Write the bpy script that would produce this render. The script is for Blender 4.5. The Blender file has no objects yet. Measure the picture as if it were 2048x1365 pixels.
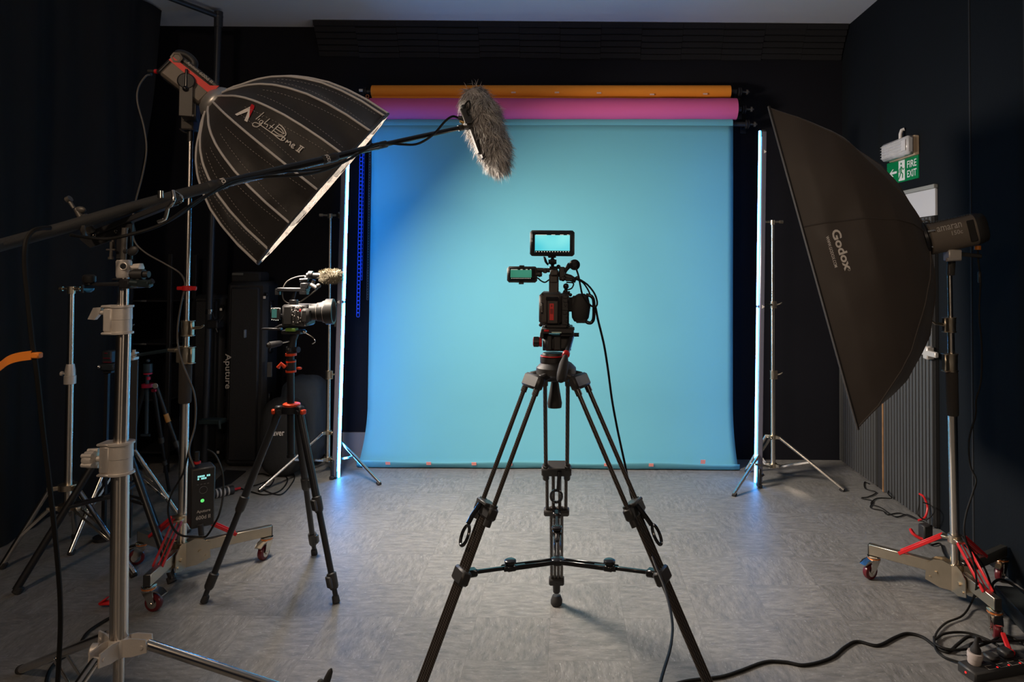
TUBE_E = 68.0; TUBE2_E = 36.0; DOME_E = 108.0; SOFT_E = 2.0; CEIL_E = 33.0; REAR_FILL_E = 14.0; EXPO = 0.0; ANROT = 0.25
import bpy, bmesh, math, random
from mathutils import Vector, Matrix, Euler
from mathutils.bvhtree import BVHTree
from mathutils import noise as mnoise
random.seed(7)
V = Vector
R = math.radians
COL = bpy.context.scene.collection
scene = bpy.context.scene

# ------------------------------------------------------------------ camera
FPX = 1365.0; CX = 1140.0; PITCH = R(1.5); ROLL = 0.007
CY = 530.0 - FPX*math.tan(PITCH)
CAM = V((0, 0, 1.5))
CR = Matrix.Rotation(R(90)+PITCH, 3, 'X') @ Matrix.Rotation(ROLL, 3, 'Z')
cd = bpy.data.cameras.new('camera'); cam = bpy.data.objects.new('camera', cd); COL.objects.link(cam)
cam.location = CAM; cam.rotation_euler = CR.to_euler()
cd.sensor_fit = 'HORIZONTAL'; cd.sensor_width = 36.0; cd.lens = FPX/2048.0*36.0
cd.shift_x = -(CX-1024.0)/2048.0; cd.shift_y = (CY-682.5)/2048.0
cd.clip_start = 0.05; cd.clip_end = 60
scene.camera = cam

def ray(px, py):
    return CR @ V(((px-CX)/FPX, -(py-CY)/FPX, -1.0))
def P(px, py, Y):                        # point seen at a photo position, at world depth Y
    d = ray(px, py); return CAM + d*(Y/d.y)
def F(px, py, z=0.0):                    # point on the floor (or a level z) seen at a photo position
    d = ray(px, py); return CAM + d*((z-CAM.z)/d.z)
def X_(px, py, X):                       # point on a plane of constant X
    d = ray(px, py); return CAM + d*(X/d.x)

# ------------------------------------------------------------------ materials
MATS = {}
def mat(name, col, rough=0.5, metal=0.0, emis=None, estr=0.0, noise=0.0, nscale=40.0, bump=0.0, bscale=200.0, spec=None, sheen=0.0, aniso=0.0, coat=0.0):
    if name in MATS: return MATS[name]
    m = bpy.data.materials.new(name); m.use_nodes = True
    nt = m.node_tree; b = nt.nodes['Principled BSDF']
    b.inputs['Base Color'].default_value = (*col, 1); b.inputs['Roughness'].default_value = rough
    b.inputs['Metallic'].default_value = metal
    if spec is not None: b.inputs['Specular IOR Level'].default_value = spec
    if sheen: b.inputs['Sheen Weight'].default_value = sheen
    if coat: b.inputs['Coat Weight'].default_value = coat
    if emis: b.inputs['Emission Color'].default_value = (*emis, 1); b.inputs['Emission Strength'].default_value = estr
    tc = nt.nodes.new('ShaderNodeTexCoord')
    n = nt.nodes.new('ShaderNodeTexNoise'); n.inputs['Scale'].default_value = nscale; n.inputs['Detail'].default_value = 4
    nt.links.new(tc.outputs['Object'], n.inputs['Vector'])
    if noise:
        mp = nt.nodes.new('ShaderNodeMapRange'); mp.inputs['To Min'].default_value = 1-noise; mp.inputs['To Max'].default_value = 1+noise
        nt.links.new(n.outputs['Fac'], mp.inputs['Value'])
        mx = nt.nodes.new('ShaderNodeVectorMath'); mx.operation = 'SCALE'; mx.inputs[0].default_value = col
        nt.links.new(mp.outputs['Result'], mx.inputs['Scale']); nt.links.new(mx.outputs[0], b.inputs['Base Color'])
    rr = nt.nodes.new('ShaderNodeMapRange'); dv = .012 if metal > .5 else .06; rr.inputs['To Min'].default_value = max(0, rough-dv); rr.inputs['To Max'].default_value = min(1, rough+dv)
    nt.links.new(n.outputs['Fac'], rr.inputs['Value']); nt.links.new(rr.outputs['Result'], b.inputs['Roughness'])
    if bump:
        n2 = nt.nodes.new('ShaderNodeTexNoise'); n2.inputs['Scale'].default_value = bscale; n2.inputs['Detail'].default_value = 3
        nt.links.new(tc.outputs['Object'], n2.inputs['Vector'])
        bp = nt.nodes.new('ShaderNodeBump'); bp.inputs['Strength'].default_value = bump; bp.inputs['Distance'].default_value = 0.004
        nt.links.new(n2.outputs['Fac'], bp.inputs['Height']); nt.links.new(bp.outputs['Normal'], b.inputs['Normal'])
    MATS[name] = m; return m

chrome = mat('chrome', (.72, .68, .62), .18, 1)
steel = mat('brushed_steel', (.62, .58, .53), .17, 1)
zinc = mat('zinc_plated', (.62, .54, .42), .33, 1, noise=.08)
def brushed(name, col, rough):
    m = mat(name, col, rough, 1); nt = m.node_tree; b = nt.nodes['Principled BSDF']
    t = nt.nodes.new('ShaderNodeTangent'); t.direction_type = 'RADIAL'; t.axis = 'Z'; nt.links.new(t.outputs[0], b.inputs['Tangent'])
    b.inputs['Anisotropic'].default_value = .9; b.inputs['Anisotropic Rotation'].default_value = ANROT
    return m
chrome_v = brushed('polished_column_chrome', (.74, .69, .62), .22)
steel_v = brushed('polished_column_steel', (.66, .61, .55), .26)
flange = mat('lamp_flange_metal', (.55, .53, .50), .38, .7)
castal = mat('cast_aluminium', (.66, .61, .56), .45, .45, noise=.05, bump=.1)
blackmetal = mat('black_metal', (.018, .018, .020), .38, .2)
blackgloss = mat('black_gloss', (.012, .012, .014), .2, 0)
blackplastic = mat('black_plastic', (.022, .021, .021), .5)
blackrubber = mat('black_rubber', (.016, .015, .015), .75, bump=.1)
foam = mat('grip_foam', (.035, .030, .026), .95, bump=.3, bscale=400)
darkgrey = mat('dark_grey_metal', (.085, .078, .070), .45, .3)
bodygrey = mat('body_grey', (.17, .142, .115), .5, .2, noise=.04)
camgrey = mat('camera_grey', (.050, .042, .038), .5)
red = mat('red_plastic', (.55, .012, .015), .4)
redstripe = mat('red_stripe', (.95, .045, .03), .42)
orange_anod = mat('orange_anodised', (.75, .07, .02), .35, .4)
orangeplastic = mat('orange_plastic', (.85, .25, .03), .45)
burgundy = mat('burgundy_urethane', (.10, .008, .012), .3)
copperring = mat('copper_ring', (.85, .28, .08), .3, .7)
white = mat('white_plastic', (.62, .60, .57), .5)
lettering = mat('lettering_white', (.88, .83, .78), .6)
lettergrey = mat('lettering_grey', (.50, .46, .42), .6)
letterred = mat('lettering_red', (.6, .01, .02), .5)
cable_m = mat('cable_rubber', (.007, .0065, .006), .6, spec=.25)
cable_grey = mat('cable_grey', (.10, .09, .08), .5)
brass = mat('brass', (.75, .5, .2), .3, 1)

# carbon fibre
def carbon_mat():
    m = mat('carbon_fibre', (.03, .026, .024), .35, .1, coat=.2)
    nt = m.node_tree; b = nt.nodes['Principled BSDF']
    tc = nt.nodes.new('ShaderNodeTexCoord'); mp = nt.nodes.new('ShaderNodeMapping')
    mp.inputs['Rotation'].default_value = (R(40), R(45), 0)
    w = nt.nodes.new('ShaderNodeTexWave'); w.inputs['Scale'].default_value = 55; w.inputs['Distortion'].default_value = .6
    cr = nt.nodes.new('ShaderNodeValToRGB'); cr.color_ramp.elements[0].color = (.012, .011, .010, 1); cr.color_ramp.elements[1].color = (.075, .060, .050, 1)
    nt.links.new(tc.outputs['Object'], mp.inputs['Vector']); nt.links.new(mp.outputs[0], w.inputs['Vector'])
    nt.links.new(w.outputs['Fac'], cr.inputs['Fac']); nt.links.new(cr.outputs['Color'], b.inputs['Base Color'])
    return m
carbon = carbon_mat()

# ------------------------------------------------------------------ mesh builder (world coordinates)
def basis(d, up=None):
    d = d.normalized()
    u = up or (V((0, 0, 1)) if abs(d.z) < .95 else V((0, 1, 0)))
    s = d.cross(u).normalized(); return s, s.cross(d).normalized()

def spline(pts, n=8):
    pts = [V(p) for p in pts]
    if len(pts) < 3: return pts
    q = [2*pts[0]-pts[1]] + pts + [2*pts[-1]-pts[-2]]
    out = []
    for i in range(1, len(q)-2):
        a, b, c, d = q[i-1:i+3]
        for k in range(n):
            t = k/n
            out.append(.5*((2*b)+(c-a)*t+(2*a-5*b+4*c-d)*t*t+(3*b-a-3*c+d)*t**3))
    out.append(pts[-1]); return out

class MB:
    def __init__(s): s.v = []; s.f = []; s.m = []; s.mats = []; s.cur = 0
    def use(s, m):
        if m not in s.mats: s.mats.append(m)
        s.cur = s.mats.index(m); return s
    def add(s, vs, fs):
        o = len(s.v); s.v += [V(p) for p in vs]; s.f += [tuple(i+o for i in f) for f in fs]; s.m += [s.cur]*len(fs); return s
    def tube(s, pts, r, seg=10, closed=False, flat=None):
        pts = [V(p) for p in pts]; n = len(pts)
        rs = r if isinstance(r, (list, tuple)) else [r]*n
        vs = []; fs = []; ref = None
        for i, p in enumerate(pts):
            if closed: t = pts[(i+1) % n]-pts[i-1]
            else: t = pts[min(i+1, n-1)]-pts[max(i-1, 0)]
            if t.length < 1e-9: t = V((0, 0, 1))
            t.normalize()
            if ref is None: a, b = basis(t)
            else:
                b = (ref - t*ref.dot(t)); b = b.normalized() if b.length > 1e-6 else basis(t)[1]
                a = t.cross(b).normalized()*1.0
            ref = b
            for k in range(seg):
                an = 2*math.pi*k/seg; vs.append(p+(a*math.cos(an)+b*math.sin(an))*rs[i])
        m = n if closed else n-1
        for i in range(m):
            for k in range(seg):
                j = (i+1) % n; fs.append((i*seg+k, i*seg+(k+1) % seg, j*seg+(k+1) % seg, j*seg+k))
        if not closed: fs.append(tuple(range(seg))[::-1]); fs.append(tuple((n-1)*seg+k for k in range(seg)))
        return s.add(vs, fs)
    def cyl(s, a, b, r, r2=None, seg=20): return s.tube([a, b], [r, r if r2 is None else r2], seg)
    def lathe(s, o, ax, prof, seg=24, up=None):
        ax = V(ax).normalized(); a, b = basis(ax, up); o = V(o); vs = []; fs = []
        for (t, r) in prof:
            for k in range(seg):
                an = 2*math.pi*k/seg; vs.append(o+ax*t+(a*math.cos(an)+b*math.sin(an))*max(r, 1e-4))
        for i in range(len(prof)-1):
            for k in range(seg): fs.append((i*seg+k, i*seg+(k+1) % seg, (i+1)*seg+(k+1) % seg, (i+1)*seg+k))
        fs.append(tuple(range(seg))[::-1]); fs.append(tuple((len(prof)-1)*seg+k for k in range(seg)))
        return s.add(vs, fs)
    def box(s, c, size, rot=None, bev=0.0):
        hx, hy, hz = [x/2 for x in size]; c = V(c); rot = rot or Matrix.Identity(3)
        b = min(bev, hx*.95, hy*.95, hz*.95)
        if b <= 0:
            vs = [V((x, y, z)) for x in (-hx, hx) for y in (-hy, hy) for z in (-hz, hz)]
            fs = [(0, 1, 3, 2), (4, 6, 7, 5), (0, 4, 5, 1), (2, 3, 7, 6), (0, 2, 6, 4), (1, 5, 7, 3)]
        else:
            vs = []; idx = {}
            for x in (-1, 1):
                for y in (-1, 1):
                    for z in (-1, 1):
                        for k in range(3):
                            q = [x*(hx-b), y*(hy-b), z*(hz-b)]; q[k] = (x*hx, y*hy, z*hz)[k]
                            idx[(x, y, z, k)] = len(vs); vs.append(V(q))
            fs = []
            for k in range(3):
                o = [i for i in range(3) if i != k]
                for sg in (-1, 1):
                    f = []
                    for (p, q) in ((-1, -1), (1, -1), (1, 1), (-1, 1)):
                        t = [0, 0, 0]; t[k] = sg; t[o[0]] = p; t[o[1]] = q; f.append(idx[(*t, k)])
                    fs.append(tuple(f))
                for p in (-1, 1):
                    for q in (-1, 1):
                        t0 = [0, 0, 0]; t0[k] = -1; t0[o[0]] = p; t0[o[1]] = q; t1 = list(t0); t1[k] = 1
                        fs.append((idx[(*t0, o[0])], idx[(*t1, o[0])], idx[(*t1, o[1])], idx[(*t0, o[1])]))
            for x in (-1, 1):
                for y in (-1, 1):
                    for z in (-1, 1): fs.append(tuple(idx[(x, y, z, k)] for k in range(3)))
        return s.add([c + rot @ p for p in vs], fs)
    def bar(s, a, b, w, h, up=None, bev=0.0):
        a = V(a); b = V(b); d = (b-a); L = d.length; d.normalize(); sd, u = basis(d, up)
        rot = Matrix((d, sd, u)).transposed(); return s.box((a+b)/2, (L, w, h), rot, bev)
    def prism(s, pts, vec):
        n = len(pts); pts = [V(p) for p in pts]; vec = V(vec)
        return s.add(pts+[p+vec for p in pts], [tuple(range(n))[::-1], tuple(range(n, 2*n))]+[(i, (i+1) % n, n+(i+1) % n, n+i) for i in range(n)])
    def ball(s, c, r, sc=(1, 1, 1), seg=16, rot=None):
        c = V(c); rot = rot or Matrix.Identity(3); vs = []; fs = []; h = seg//2
        for i in range(1, h):
            ph = math.pi*i/h
            for k in range(seg):
                th = 2*math.pi*k/seg
                vs.append(c+rot @ V((r*sc[0]*math.sin(ph)*math.cos(th), r*sc[1]*math.sin(ph)*math.sin(th), r*sc[2]*math.cos(ph))))
        t = len(vs); vs += [c+rot @ V((0, 0, r*sc[2])), c-rot @ V((0, 0, r*sc[2]))]
        for i in range(h-2):
            for k in range(seg): fs.append((i*seg+k, i*seg+(k+1) % seg, (i+1)*seg+(k+1) % seg, (i+1)*seg+k))
        for k in range(seg): fs.append((t, (k+1) % seg, k)); fs.append((t+1, (h-2)*seg+k, (h-2)*seg+(k+1) % seg))
        return s.add(vs, fs)
    def ring(s, c, ax, R0, r, seg=32, rs=8):
        a, b = basis(V(ax)); return s.tube([V(c)+(a*math.cos(2*math.pi*k/seg)+b*math.sin(2*math.pi*k/seg))*R0 for k in range(seg)], r, rs, closed=True)
    def grid(s, rows):
        n = len(rows); m = len(rows[0]); vs = [p for r_ in rows for p in r_]
        return s.add(vs, [(i*m+j, i*m+j+1, (i+1)*m+j+1, (i+1)*m+j) for i in range(n-1) for j in range(m-1)])
    def pbox(s, x0, y0, x1, y1, Y, th, bev=.003):
        a = P(x0, y0, Y); b = P(x1, y1, Y); c = (a+b)/2; c.y = Y+th/2
        return s.box(c, (abs(b.x-a.x), th, abs(a.z-b.z)), None, bev)
    def obj(s, name, parent=None, m=None, loc=None, sharp=38, recalc=True):
        me = bpy.data.meshes.new(name)
        base = V((0, 0, 0))
        if parent is not None: base = V(parent['_b'])
        elif loc is not None: base = V(loc)
        me.from_pydata([tuple(p-base) for p in s.v], [], s.f)
        for mm in (s.mats or [m]): me.materials.append(mm)
        if s.mats: me.polygons.foreach_set('material_index', s.m)
        me.polygons.foreach_set('use_smooth', [True]*len(s.f))
        if recalc:
            bm = bmesh.new(); bm.from_mesh(me); bmesh.ops.recalc_face_normals(bm, faces=bm.faces); bm.to_mesh(me); bm.free()
        me.update(); me.set_sharp_from_angle(angle=R(sharp))
        o = bpy.data.objects.new(name, me); COL.objects.link(o)
        o['_b'] = list(base)
        if parent is not None: o.parent = parent
        else: o.location = base
        return o

def tag(o, label, cat, group=None, kind=None):
    o['label'] = label; o['category'] = cat
    if group: o['group'] = group
    if kind: o['kind'] = kind
    return o
def thing(name, loc, label, cat, group=None):
    o = bpy.data.objects.new(name, None); COL.objects.link(o); o.location = V(loc); o['_b'] = list(V(loc)); o.empty_display_size = .05
    return tag(o, label, cat, group)
def struct(name, mb, m=None, **k):
    o = mb.obj(name, m=m, **k); o['kind'] = 'structure'; return o

# ------------------------------------------------------------------ writing
_tc = {}
def glyphs(txt, w=0.0):
    if (txt, w) in _tc: return _tc[(txt, w)]
    cu = bpy.data.curves.new('t', 'FONT'); cu.body = txt; cu.resolution_u = 3; cu.offset = w
    ob = bpy.data.objects.new('t', cu); COL.objects.link(ob)
    dg = bpy.context.evaluated_depsgraph_get(); ev = ob.evaluated_get(dg); me = ev.to_mesh()
    bm = bmesh.new(); bm.from_mesh(me); bmesh.ops.triangulate(bm, faces=bm.faces)
    for e in range(3):
        L = [x for x in bm.edges if x.calc_length() > .35]
        if not L: break
        bmesh.ops.subdivide_edges(bm, edges=L, cuts=1); bmesh.ops.triangulate(bm, faces=bm.faces)
    vs = [v.co.copy() for v in bm.verts]; bm.verts.index_update(); fs = [tuple(v.index for v in f.verts) for f in bm.faces]
    bm.free(); ev.to_mesh_clear(); bpy.data.objects.remove(ob); bpy.data.curves.remove(cu)
    x0 = min(v.x for v in vs); x1 = max(v.x for v in vs); y0 = min(v.y for v in vs); y1 = max(v.y for v in vs)
    _tc[(txt, w)] = ([((v.x-x0)/(x1-x0), (v.y-y0)/(y1-y0)) for v in vs], fs); return _tc[(txt, w)]
def write(mb, txt, fn, weight=.012):
    """fn maps (u along text 0..1, v up 0..1) to a world point"""
    uv, fs = glyphs(txt, weight); mb.add([fn(u, v) for u, v in uv], fs); return mb
def onto(bvh, off=.002):
    def g(px, py):
        d = ray(px, py).normalized(); h = bvh.ray_cast(CAM, d)
        if h[0] is None: return None
        n = h[1] if h[1].dot(d) < 0 else -h[1]
        return h[0] + n*off
    return g
def px_quad(o, ex, ey, place):            # text box in photo position: origin (lower-left), baseline vector, up vector
    def fn(u, v):
        return place(o[0]+ex[0]*u+ey[0]*v, o[1]+ex[1]*u+ey[1]*v)
    return fn
def bvh_of(mb): return BVHTree.FromPolygons([tuple(v) for v in mb.v], mb.f)

def cable(name, pts, r, label, m=None, cat='cable', group=None, n=8, seg=8):
    o = MB().tube(spline(pts, n), r, seg).obj(name, m=m or cable_m, loc=pts[0])
    return tag(o, label, cat, group)
def subcable(parent, name, pts, r, m=None, n=8, seg=8):
    return MB().tube(spline(pts, n), r, seg).obj(name, parent, m or cable_m)
# ================================================================== THE ROOM
WY = 5.33; WX = 2.13; CZ = 3.36; LX = -3.0
def floor_mat():
    m = bpy.data.materials.new('vinyl_floor_tiles'); m.use_nodes = True; nt = m.node_tree; b = nt.nodes['Principled BSDF']
    N = nt.nodes.new; L = nt.links.new
    tc = N('ShaderNodeTexCoord')
    T = .3125
    mp = N('ShaderNodeMapping'); mp.inputs['Location'].default_value = (.073/T+20, -.125/T+20, 0.5); mp.inputs['Scale'].default_value = (1/T, 1/T, 0)
    L(tc.outputs['Object'], mp.inputs['Vector'])
    ck = N('ShaderNodeTexChecker'); ck.inputs['Scale'].default_value = 1.0; L(mp.outputs[0], ck.inputs['Vector'])
    fl = N('ShaderNodeVectorMath'); fl.operation = 'FLOOR'; L(mp.outputs[0], fl.inputs[0])
    wn = N('ShaderNodeTexWhiteNoise'); wn.noise_dimensions = '3D'; L(fl.outputs[0], wn.inputs['Vector'])
    off = N('ShaderNodeVectorMath'); off.operation = 'SCALE'; off.inputs['Scale'].default_value = 13.0; L(wn.outputs['Color'], off.inputs[0])
    ad = N('ShaderNodeVectorMath'); ad.operation = 'ADD'; L(mp.outputs[0], ad.inputs[0]); L(off.outputs[0], ad.inputs[1])
    # warp a little so that streaks are not straight
    wz = N('ShaderNodeTexNoise'); wz.inputs['Scale'].default_value = 1.6; L(ad.outputs[0], wz.inputs['Vector'])
    ws = N('ShaderNodeVectorMath'); ws.operation = 'SCALE'; ws.inputs['Scale'].default_value = .16; L(wz.outputs['Color'], ws.inputs[0])
    ad2 = N('ShaderNodeVectorMath'); ad2.operation = 'ADD'; L(ad.outputs[0], ad2.inputs[0]); L(ws.outputs[0], ad2.inputs[1])
    def streak(sc, detail, s1):
        m1 = N('ShaderNodeMapping'); m1.inputs['Scale'].default_value = sc; L(ad2.outputs[0], m1.inputs['Vector'])
        m2 = N('ShaderNodeMapping'); m2.inputs['Scale'].default_value = (sc[1], sc[0], 1); L(ad2.outputs[0], m2.inputs['Vector'])
        mx = N('ShaderNodeMix'); mx.data_type = 'VECTOR'; L(ck.outputs['Fac'], mx.inputs['Factor']); L(m1.outputs[0], mx.inputs[4]); L(m2.outputs[0], mx.inputs[5])
        n = N('ShaderNodeTexNoise'); n.inputs['Scale'].default_value = s1; n.inputs['Detail'].default_value = detail; n.inputs['Roughness'].default_value = .62
        L(mx.outputs[1], n.inputs['Vector']); return n
    n1 = streak((1.3, 5, 1), 10, 3.4); n2 = streak((3.5, 20, 1), 8, 4.0)
    r1 = N('ShaderNodeValToRGB'); r1.color_ramp.elements[0].position = .30; r1.color_ramp.elements[0].color = (.122, .120, .116, 1)
    r1.color_ramp.elements[1].position = .72; r1.color_ramp.elements[1].color = (.245, .240, .230, 1); L(n1.outputs['Fac'], r1.inputs['Fac'])
    r2 = N('ShaderNodeValToRGB'); e = r2.color_ramp.elements; e[0].position = .33; e[0].color = (.52, .52, .52, 1); e[1].position = .42; e[1].color = (1, 1, 1, 1)
    x = e.new(.63); x.color = (1, 1, 1, 1); x = e.new(.73); x.color = (1.0, 1.0, 1.0, 1)
    L(n2.outputs['Fac'], r2.inputs['Fac'])
    mu = N('ShaderNodeMix'); mu.data_type = 'RGBA'; mu.blend_type = 'MULTIPLY'; mu.inputs['Factor'].default_value = .85
    L(r1.outputs['Color'], mu.inputs[6]); L(r2.outputs['Color'], mu.inputs[7])
    hl = N('ShaderNodeMapRange'); hl.inputs['From Min'].default_value = .61; hl.inputs['From Max'].default_value = .72; hl.inputs['To Max'].default_value = .26; L(n2.outputs['Fac'], hl.inputs['Value'])
    a3 = N('ShaderNodeVectorMath'); a3.operation = 'ADD'; L(mu.outputs[2], a3.inputs[0]); L(hl.outputs[0], a3.inputs[1])
    # thin dark joints
    fr = N('ShaderNodeVectorMath'); fr.operation = 'FRACTION'; L(mp.outputs[0], fr.inputs[0])
    sx = N('ShaderNodeSeparateXYZ'); L(fr.outputs[0], sx.inputs[0])
    def lt(o):
        q = N('ShaderNodeMath'); q.operation = 'LESS_THAN'; q.inputs[1].default_value = .004; L(o, q.inputs[0]); return q
    q = N('ShaderNodeMath'); q.operation = 'MAXIMUM'; L(lt(sx.outputs[0]).outputs[0], q.inputs[0]); L(lt(sx.outputs[1]).outputs[0], q.inputs[1])
    dk = N('ShaderNodeMix'); dk.data_type = 'RGBA'; L(q.outputs[0], dk.inputs['Factor']); L(a3.outputs[0], dk.inputs[6]); dk.inputs[7].default_value = (.13, .127, .12, 1)
    # each tile a hair lighter or darker
    tv = N('ShaderNodeMapRange'); tv.inputs['To Min'].default_value = .93; tv.inputs['To Max'].default_value = 1.06; L(wn.outputs['Value'], tv.inputs['Value'])
    fn = N('ShaderNodeVectorMath'); fn.operation = 'SCALE'; L(dk.outputs[2], fn.inputs[0]); L(tv.outputs[0], fn.inputs['Scale'])
    L(fn.outputs[0], b.inputs['Base Color'])
    rr = N('ShaderNodeMapRange'); rr.inputs['To Min'].default_value = .36; rr.inputs['To Max'].default_value = .60; L(n1.outputs['Fac'], rr.inputs['Value']); L(rr.outputs[0], b.inputs['Roughness'])
    b.inputs['Specular IOR Level'].default_value = .35
    bp = N('ShaderNodeBump'); bp.inputs['Strength'].default_value = .12; bp.inputs['Distance'].default_value = .002; L(n2.outputs['Fac'], bp.inputs['Height']); L(bp.outputs[0], b.inputs['Normal'])
    return m
struct('floor', MB().box((-.6, 1.8, -.05), (7.0, 8.4, .1)), floor_mat())
def wallmat(name, col, streaks=.25):
    m = mat(name, col, .9, noise=streaks, nscale=2.2, bump=.25, bscale=60, spec=.15); return m
wallblack = wallmat('black_wall', (.0075, .0078, .0115))
wallright_m = wallmat('navy_black_wall', (.0042, .0062, .0088))
# back wall
struct('wall_back', MB().box((-.6, WY+.05, CZ/2), (7.0, .1, CZ)), wallblack)
mbw = MB().box((WX+.05, 1.8, CZ/2), (.1, 7.2, CZ))
struct('wall_right', mbw, wallright_m)
struct('wall_left', MB().box((-4.15, 1.8, CZ/2), (.1, 8.4, CZ)), wallblack)
ceilm = mat('ceiling_paint', (.74, .73, .74), .9, noise=.04, nscale=1.5)
struct('ceiling', MB().box((-.6, 1.8, CZ+.05), (7.0, 8.4, .1)), ceilm)
# seam strips on the right wall (fabric joints)
mb = MB()
for yy in (3.62, 3.18, 2.7): mb.box((WX-.002, yy, 1.7), (.004, .012, 3.3))
struct('trim_1', mb, mat('wall_seam', (.010, .011, .013), .9))
# black curtain on the left, hung from ceiling to floor
rows = []
for i in range(46):
    z = CZ*i/45
    ye = 4.96-.23*min(1, (CZ-z)/1.66)
    row = []
    for j in range(160):
        t = j/159; y = -1.2+(ye+1.2)*t
        a = .030*(1-.35*z/CZ)
        row.append(V((LX+a*math.sin(y*9.0+.5*math.sin(z*1.3))+.012*math.sin(y*23+z), y, z*.994+.004)))
    rows.append(row)
mb = MB().grid(rows)
mb.grid([[p+V((-.012, 0, 0)) for p in r_] for r_ in rows])
o = mb.obj('curtain', m=mat('curtain_black', (.0035, .0042, .0058), .95, noise=.15, nscale=6), loc=(LX, 2, 0), recalc=False)
tag(o, 'floor to ceiling black curtain hanging down the left side of the room', 'curtain')

# acoustic foam along the top of the back wall: thirteen stepped panels
fm = mat('acoustic_foam', (.008, .008, .010), .95, bump=.4, bscale=300)
xa = P(641, 60, WY).x; xb = WX-.01; nf = 13
for i in range(nf):
    x0 = xa+(xb-xa)*i/nf; x1 = xa+(xb-xa)*(i+1)/nf-.002
    dz = (.004, -.006, .0, -.004, .006, .002, -.003)[i % 7]
    zt = CZ-.002; prof = []
    for k, (d0, d1) in enumerate(((.165, .15), (.135, .12), (.105, .09), (.075, .06), (.05, .03), (.03, .015))):
        zz = zt-.040*k-.003+dz*(k > 0)
        prof += [(d0, zz), (d1, zz-.034), (d1-.03 if k < 5 else 0.004, zz-.034)]
    prof = [(0.002, zt)]+[(max(p[0], .004), p[1]) for p in prof]+[(.002, prof[-1][1])]
    lab = 'black stepped acoustic foam block under the ceiling, '
    if i == 0: lab += 'leftmost block of the row'
    elif i == nf-1: lab += 'in the right corner above the softbox tip'
    else: lab += ['', 'second from the left end', 'third from the left end', 'above the left end of the rolls', 'left of the furry microphone', 'nearly above the furry microphone', 'above the furry microphone', 'above the top monitor', 'just right of above the camera', 'above the right half of the paper', 'third from the right corner', 'second from the right corner'][i]
    o = MB().prism([(x0, WY-d, z) for d, z in prof], (x1-x0, 0, 0)).obj('foam_panel', m=fm, loc=((x0+x1)/2, WY, zt-.12))
    tag(o, lab, 'acoustic foam', 'acoustic foam blocks under the ceiling')

# ---- door with ribbed panelling on the right wall
ribm = mat('ribbed_panel_grey', (.060, .062, .064), .55, noise=.06); ribback = mat('ribbed_panel_gap', (.012, .012, .013), .9)
def yR(px, py=700, X=WX): return X_(px, py, X).y
def ribbed(y0, y1, z1, mb):
    mb.use(ribback).box((WX-.012, (y0+y1)/2, z1/2+.004), (.02, y1-y0, z1-.01))
    n = max(3, round((y1-y0)/.0385)); w = (y1-y0)/n
    for i in range(n): mb.use(ribm).box((WX-.030, y0+(i+.5)*w, z1/2+.004), (.018, w*.66, z1-.014), None, .002)
yd0, yd1 = yR(1878), yR(1777); yp0, yp1 = yR(1762), WY-.015
ztop = X_(1876, 431, WX-.03).z
dm = MB(); ribbed(yd0, yd1, ztop, dm)
door = struct('door_1', dm)
door['_b'] = [0, 0, 0]
mb = MB().use(castal)
zb = X_(1876, 714, WX-.09).z
mb.bar((WX-.062, yR(1874, 715, WX-.062), zb), (WX-.062, yd1-.05, zb), .022, .032, None, .004)
mb.box((WX-.05, yd0+.02, zb), (.045, .05, .075), None, .006); mb.box((WX-.05, yd1-.06, zb), (.045, .05, .075), None, .006)
mb.obj('push_bar', door)
mb = MB(); ribbed(yp0, yp1, ztop+.1, mb); struct('wall_panel_right', mb).name = 'trim_2'
mb = MB().use(mat('scratched_wood_edge', (.30, .16, .07), .6, noise=.7, nscale=14)).box((WX-.02, yd1+.012, ztop/2), (.035, .014, ztop-.01))
mb.use(ribback).box((WX-.016, (yd1+yp0)/2+.012, ztop/2), (.02, yp0-yd1-.03, ztop-.01)); struct('trim_3', mb)
# white boxed panel above the door
wz = X_(1876, 362, WX-.05).z
mb = MB().use(mat('door_head_white', (.46, .47, .50), .6)).box((WX-.009, (yd0+yd1)/2, (ztop+.004+wz-.03)/2), (.016, yd1-yd0, wz-.03-ztop-.004), None, .002)
mb.use(mat('door_head_shadow_cap', (.22, .23, .22), .6)).box((WX-.014, (yd0+yd1)/2, wz-.018), (.026, yd1-yd0+.01, .024), None, .003)
struct('trim_4', mb)
# exit sign
ys0, ys1 = yR(1839, 330), yR(1776, 330); zs1 = X_(1839, 308, WX).z; zs0 = X_(1839, 356, WX).z
sg = thing('exit_sign', (WX, (ys0+ys1)/2, zs0), 'green and white fire exit sign with running figure on the right wall', 'sign')
MB().box((WX-.004, (ys0+ys1)/2, (zs0+zs1)/2), (.006, ys1-ys0, zs1-zs0)).obj('sign_board', sg, mat('sign_green', (.0, .17, .055), .4))
wh = mat('sign_white', (.62, .66, .64), .5); gr = MATS['sign_green']
def S(u, v, o=.0085): return V((WX-o, ys1+(ys0-ys1)*u, zs0+(zs1-zs0)*v))
mb = MB(); write(mb, 'FIRE', lambda u, v: S(.67+.28*u, .54+.30*v)); write(mb, 'EXIT', lambda u, v: S(.67+.28*u, .13+.30*v)); mb.obj('lettering', sg, wh)
mb = MB(); poly = lambda pts: [S(*p) for p in pts]
mb.prism(poly([(.40, .06), (.60, .06), (.60, .94), (.40, .94)]), (-.0006, 0, 0))
mb.prism(poly([(.10, .50), (.20, .66), (.24, .66), (.17, .54), (.34, .54), (.34, .44), (.17, .44), (.24, .32), (.20, .32)]), (-.0006, 0, 0))
mb.obj('pictogram_panel', sg, wh)
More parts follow.
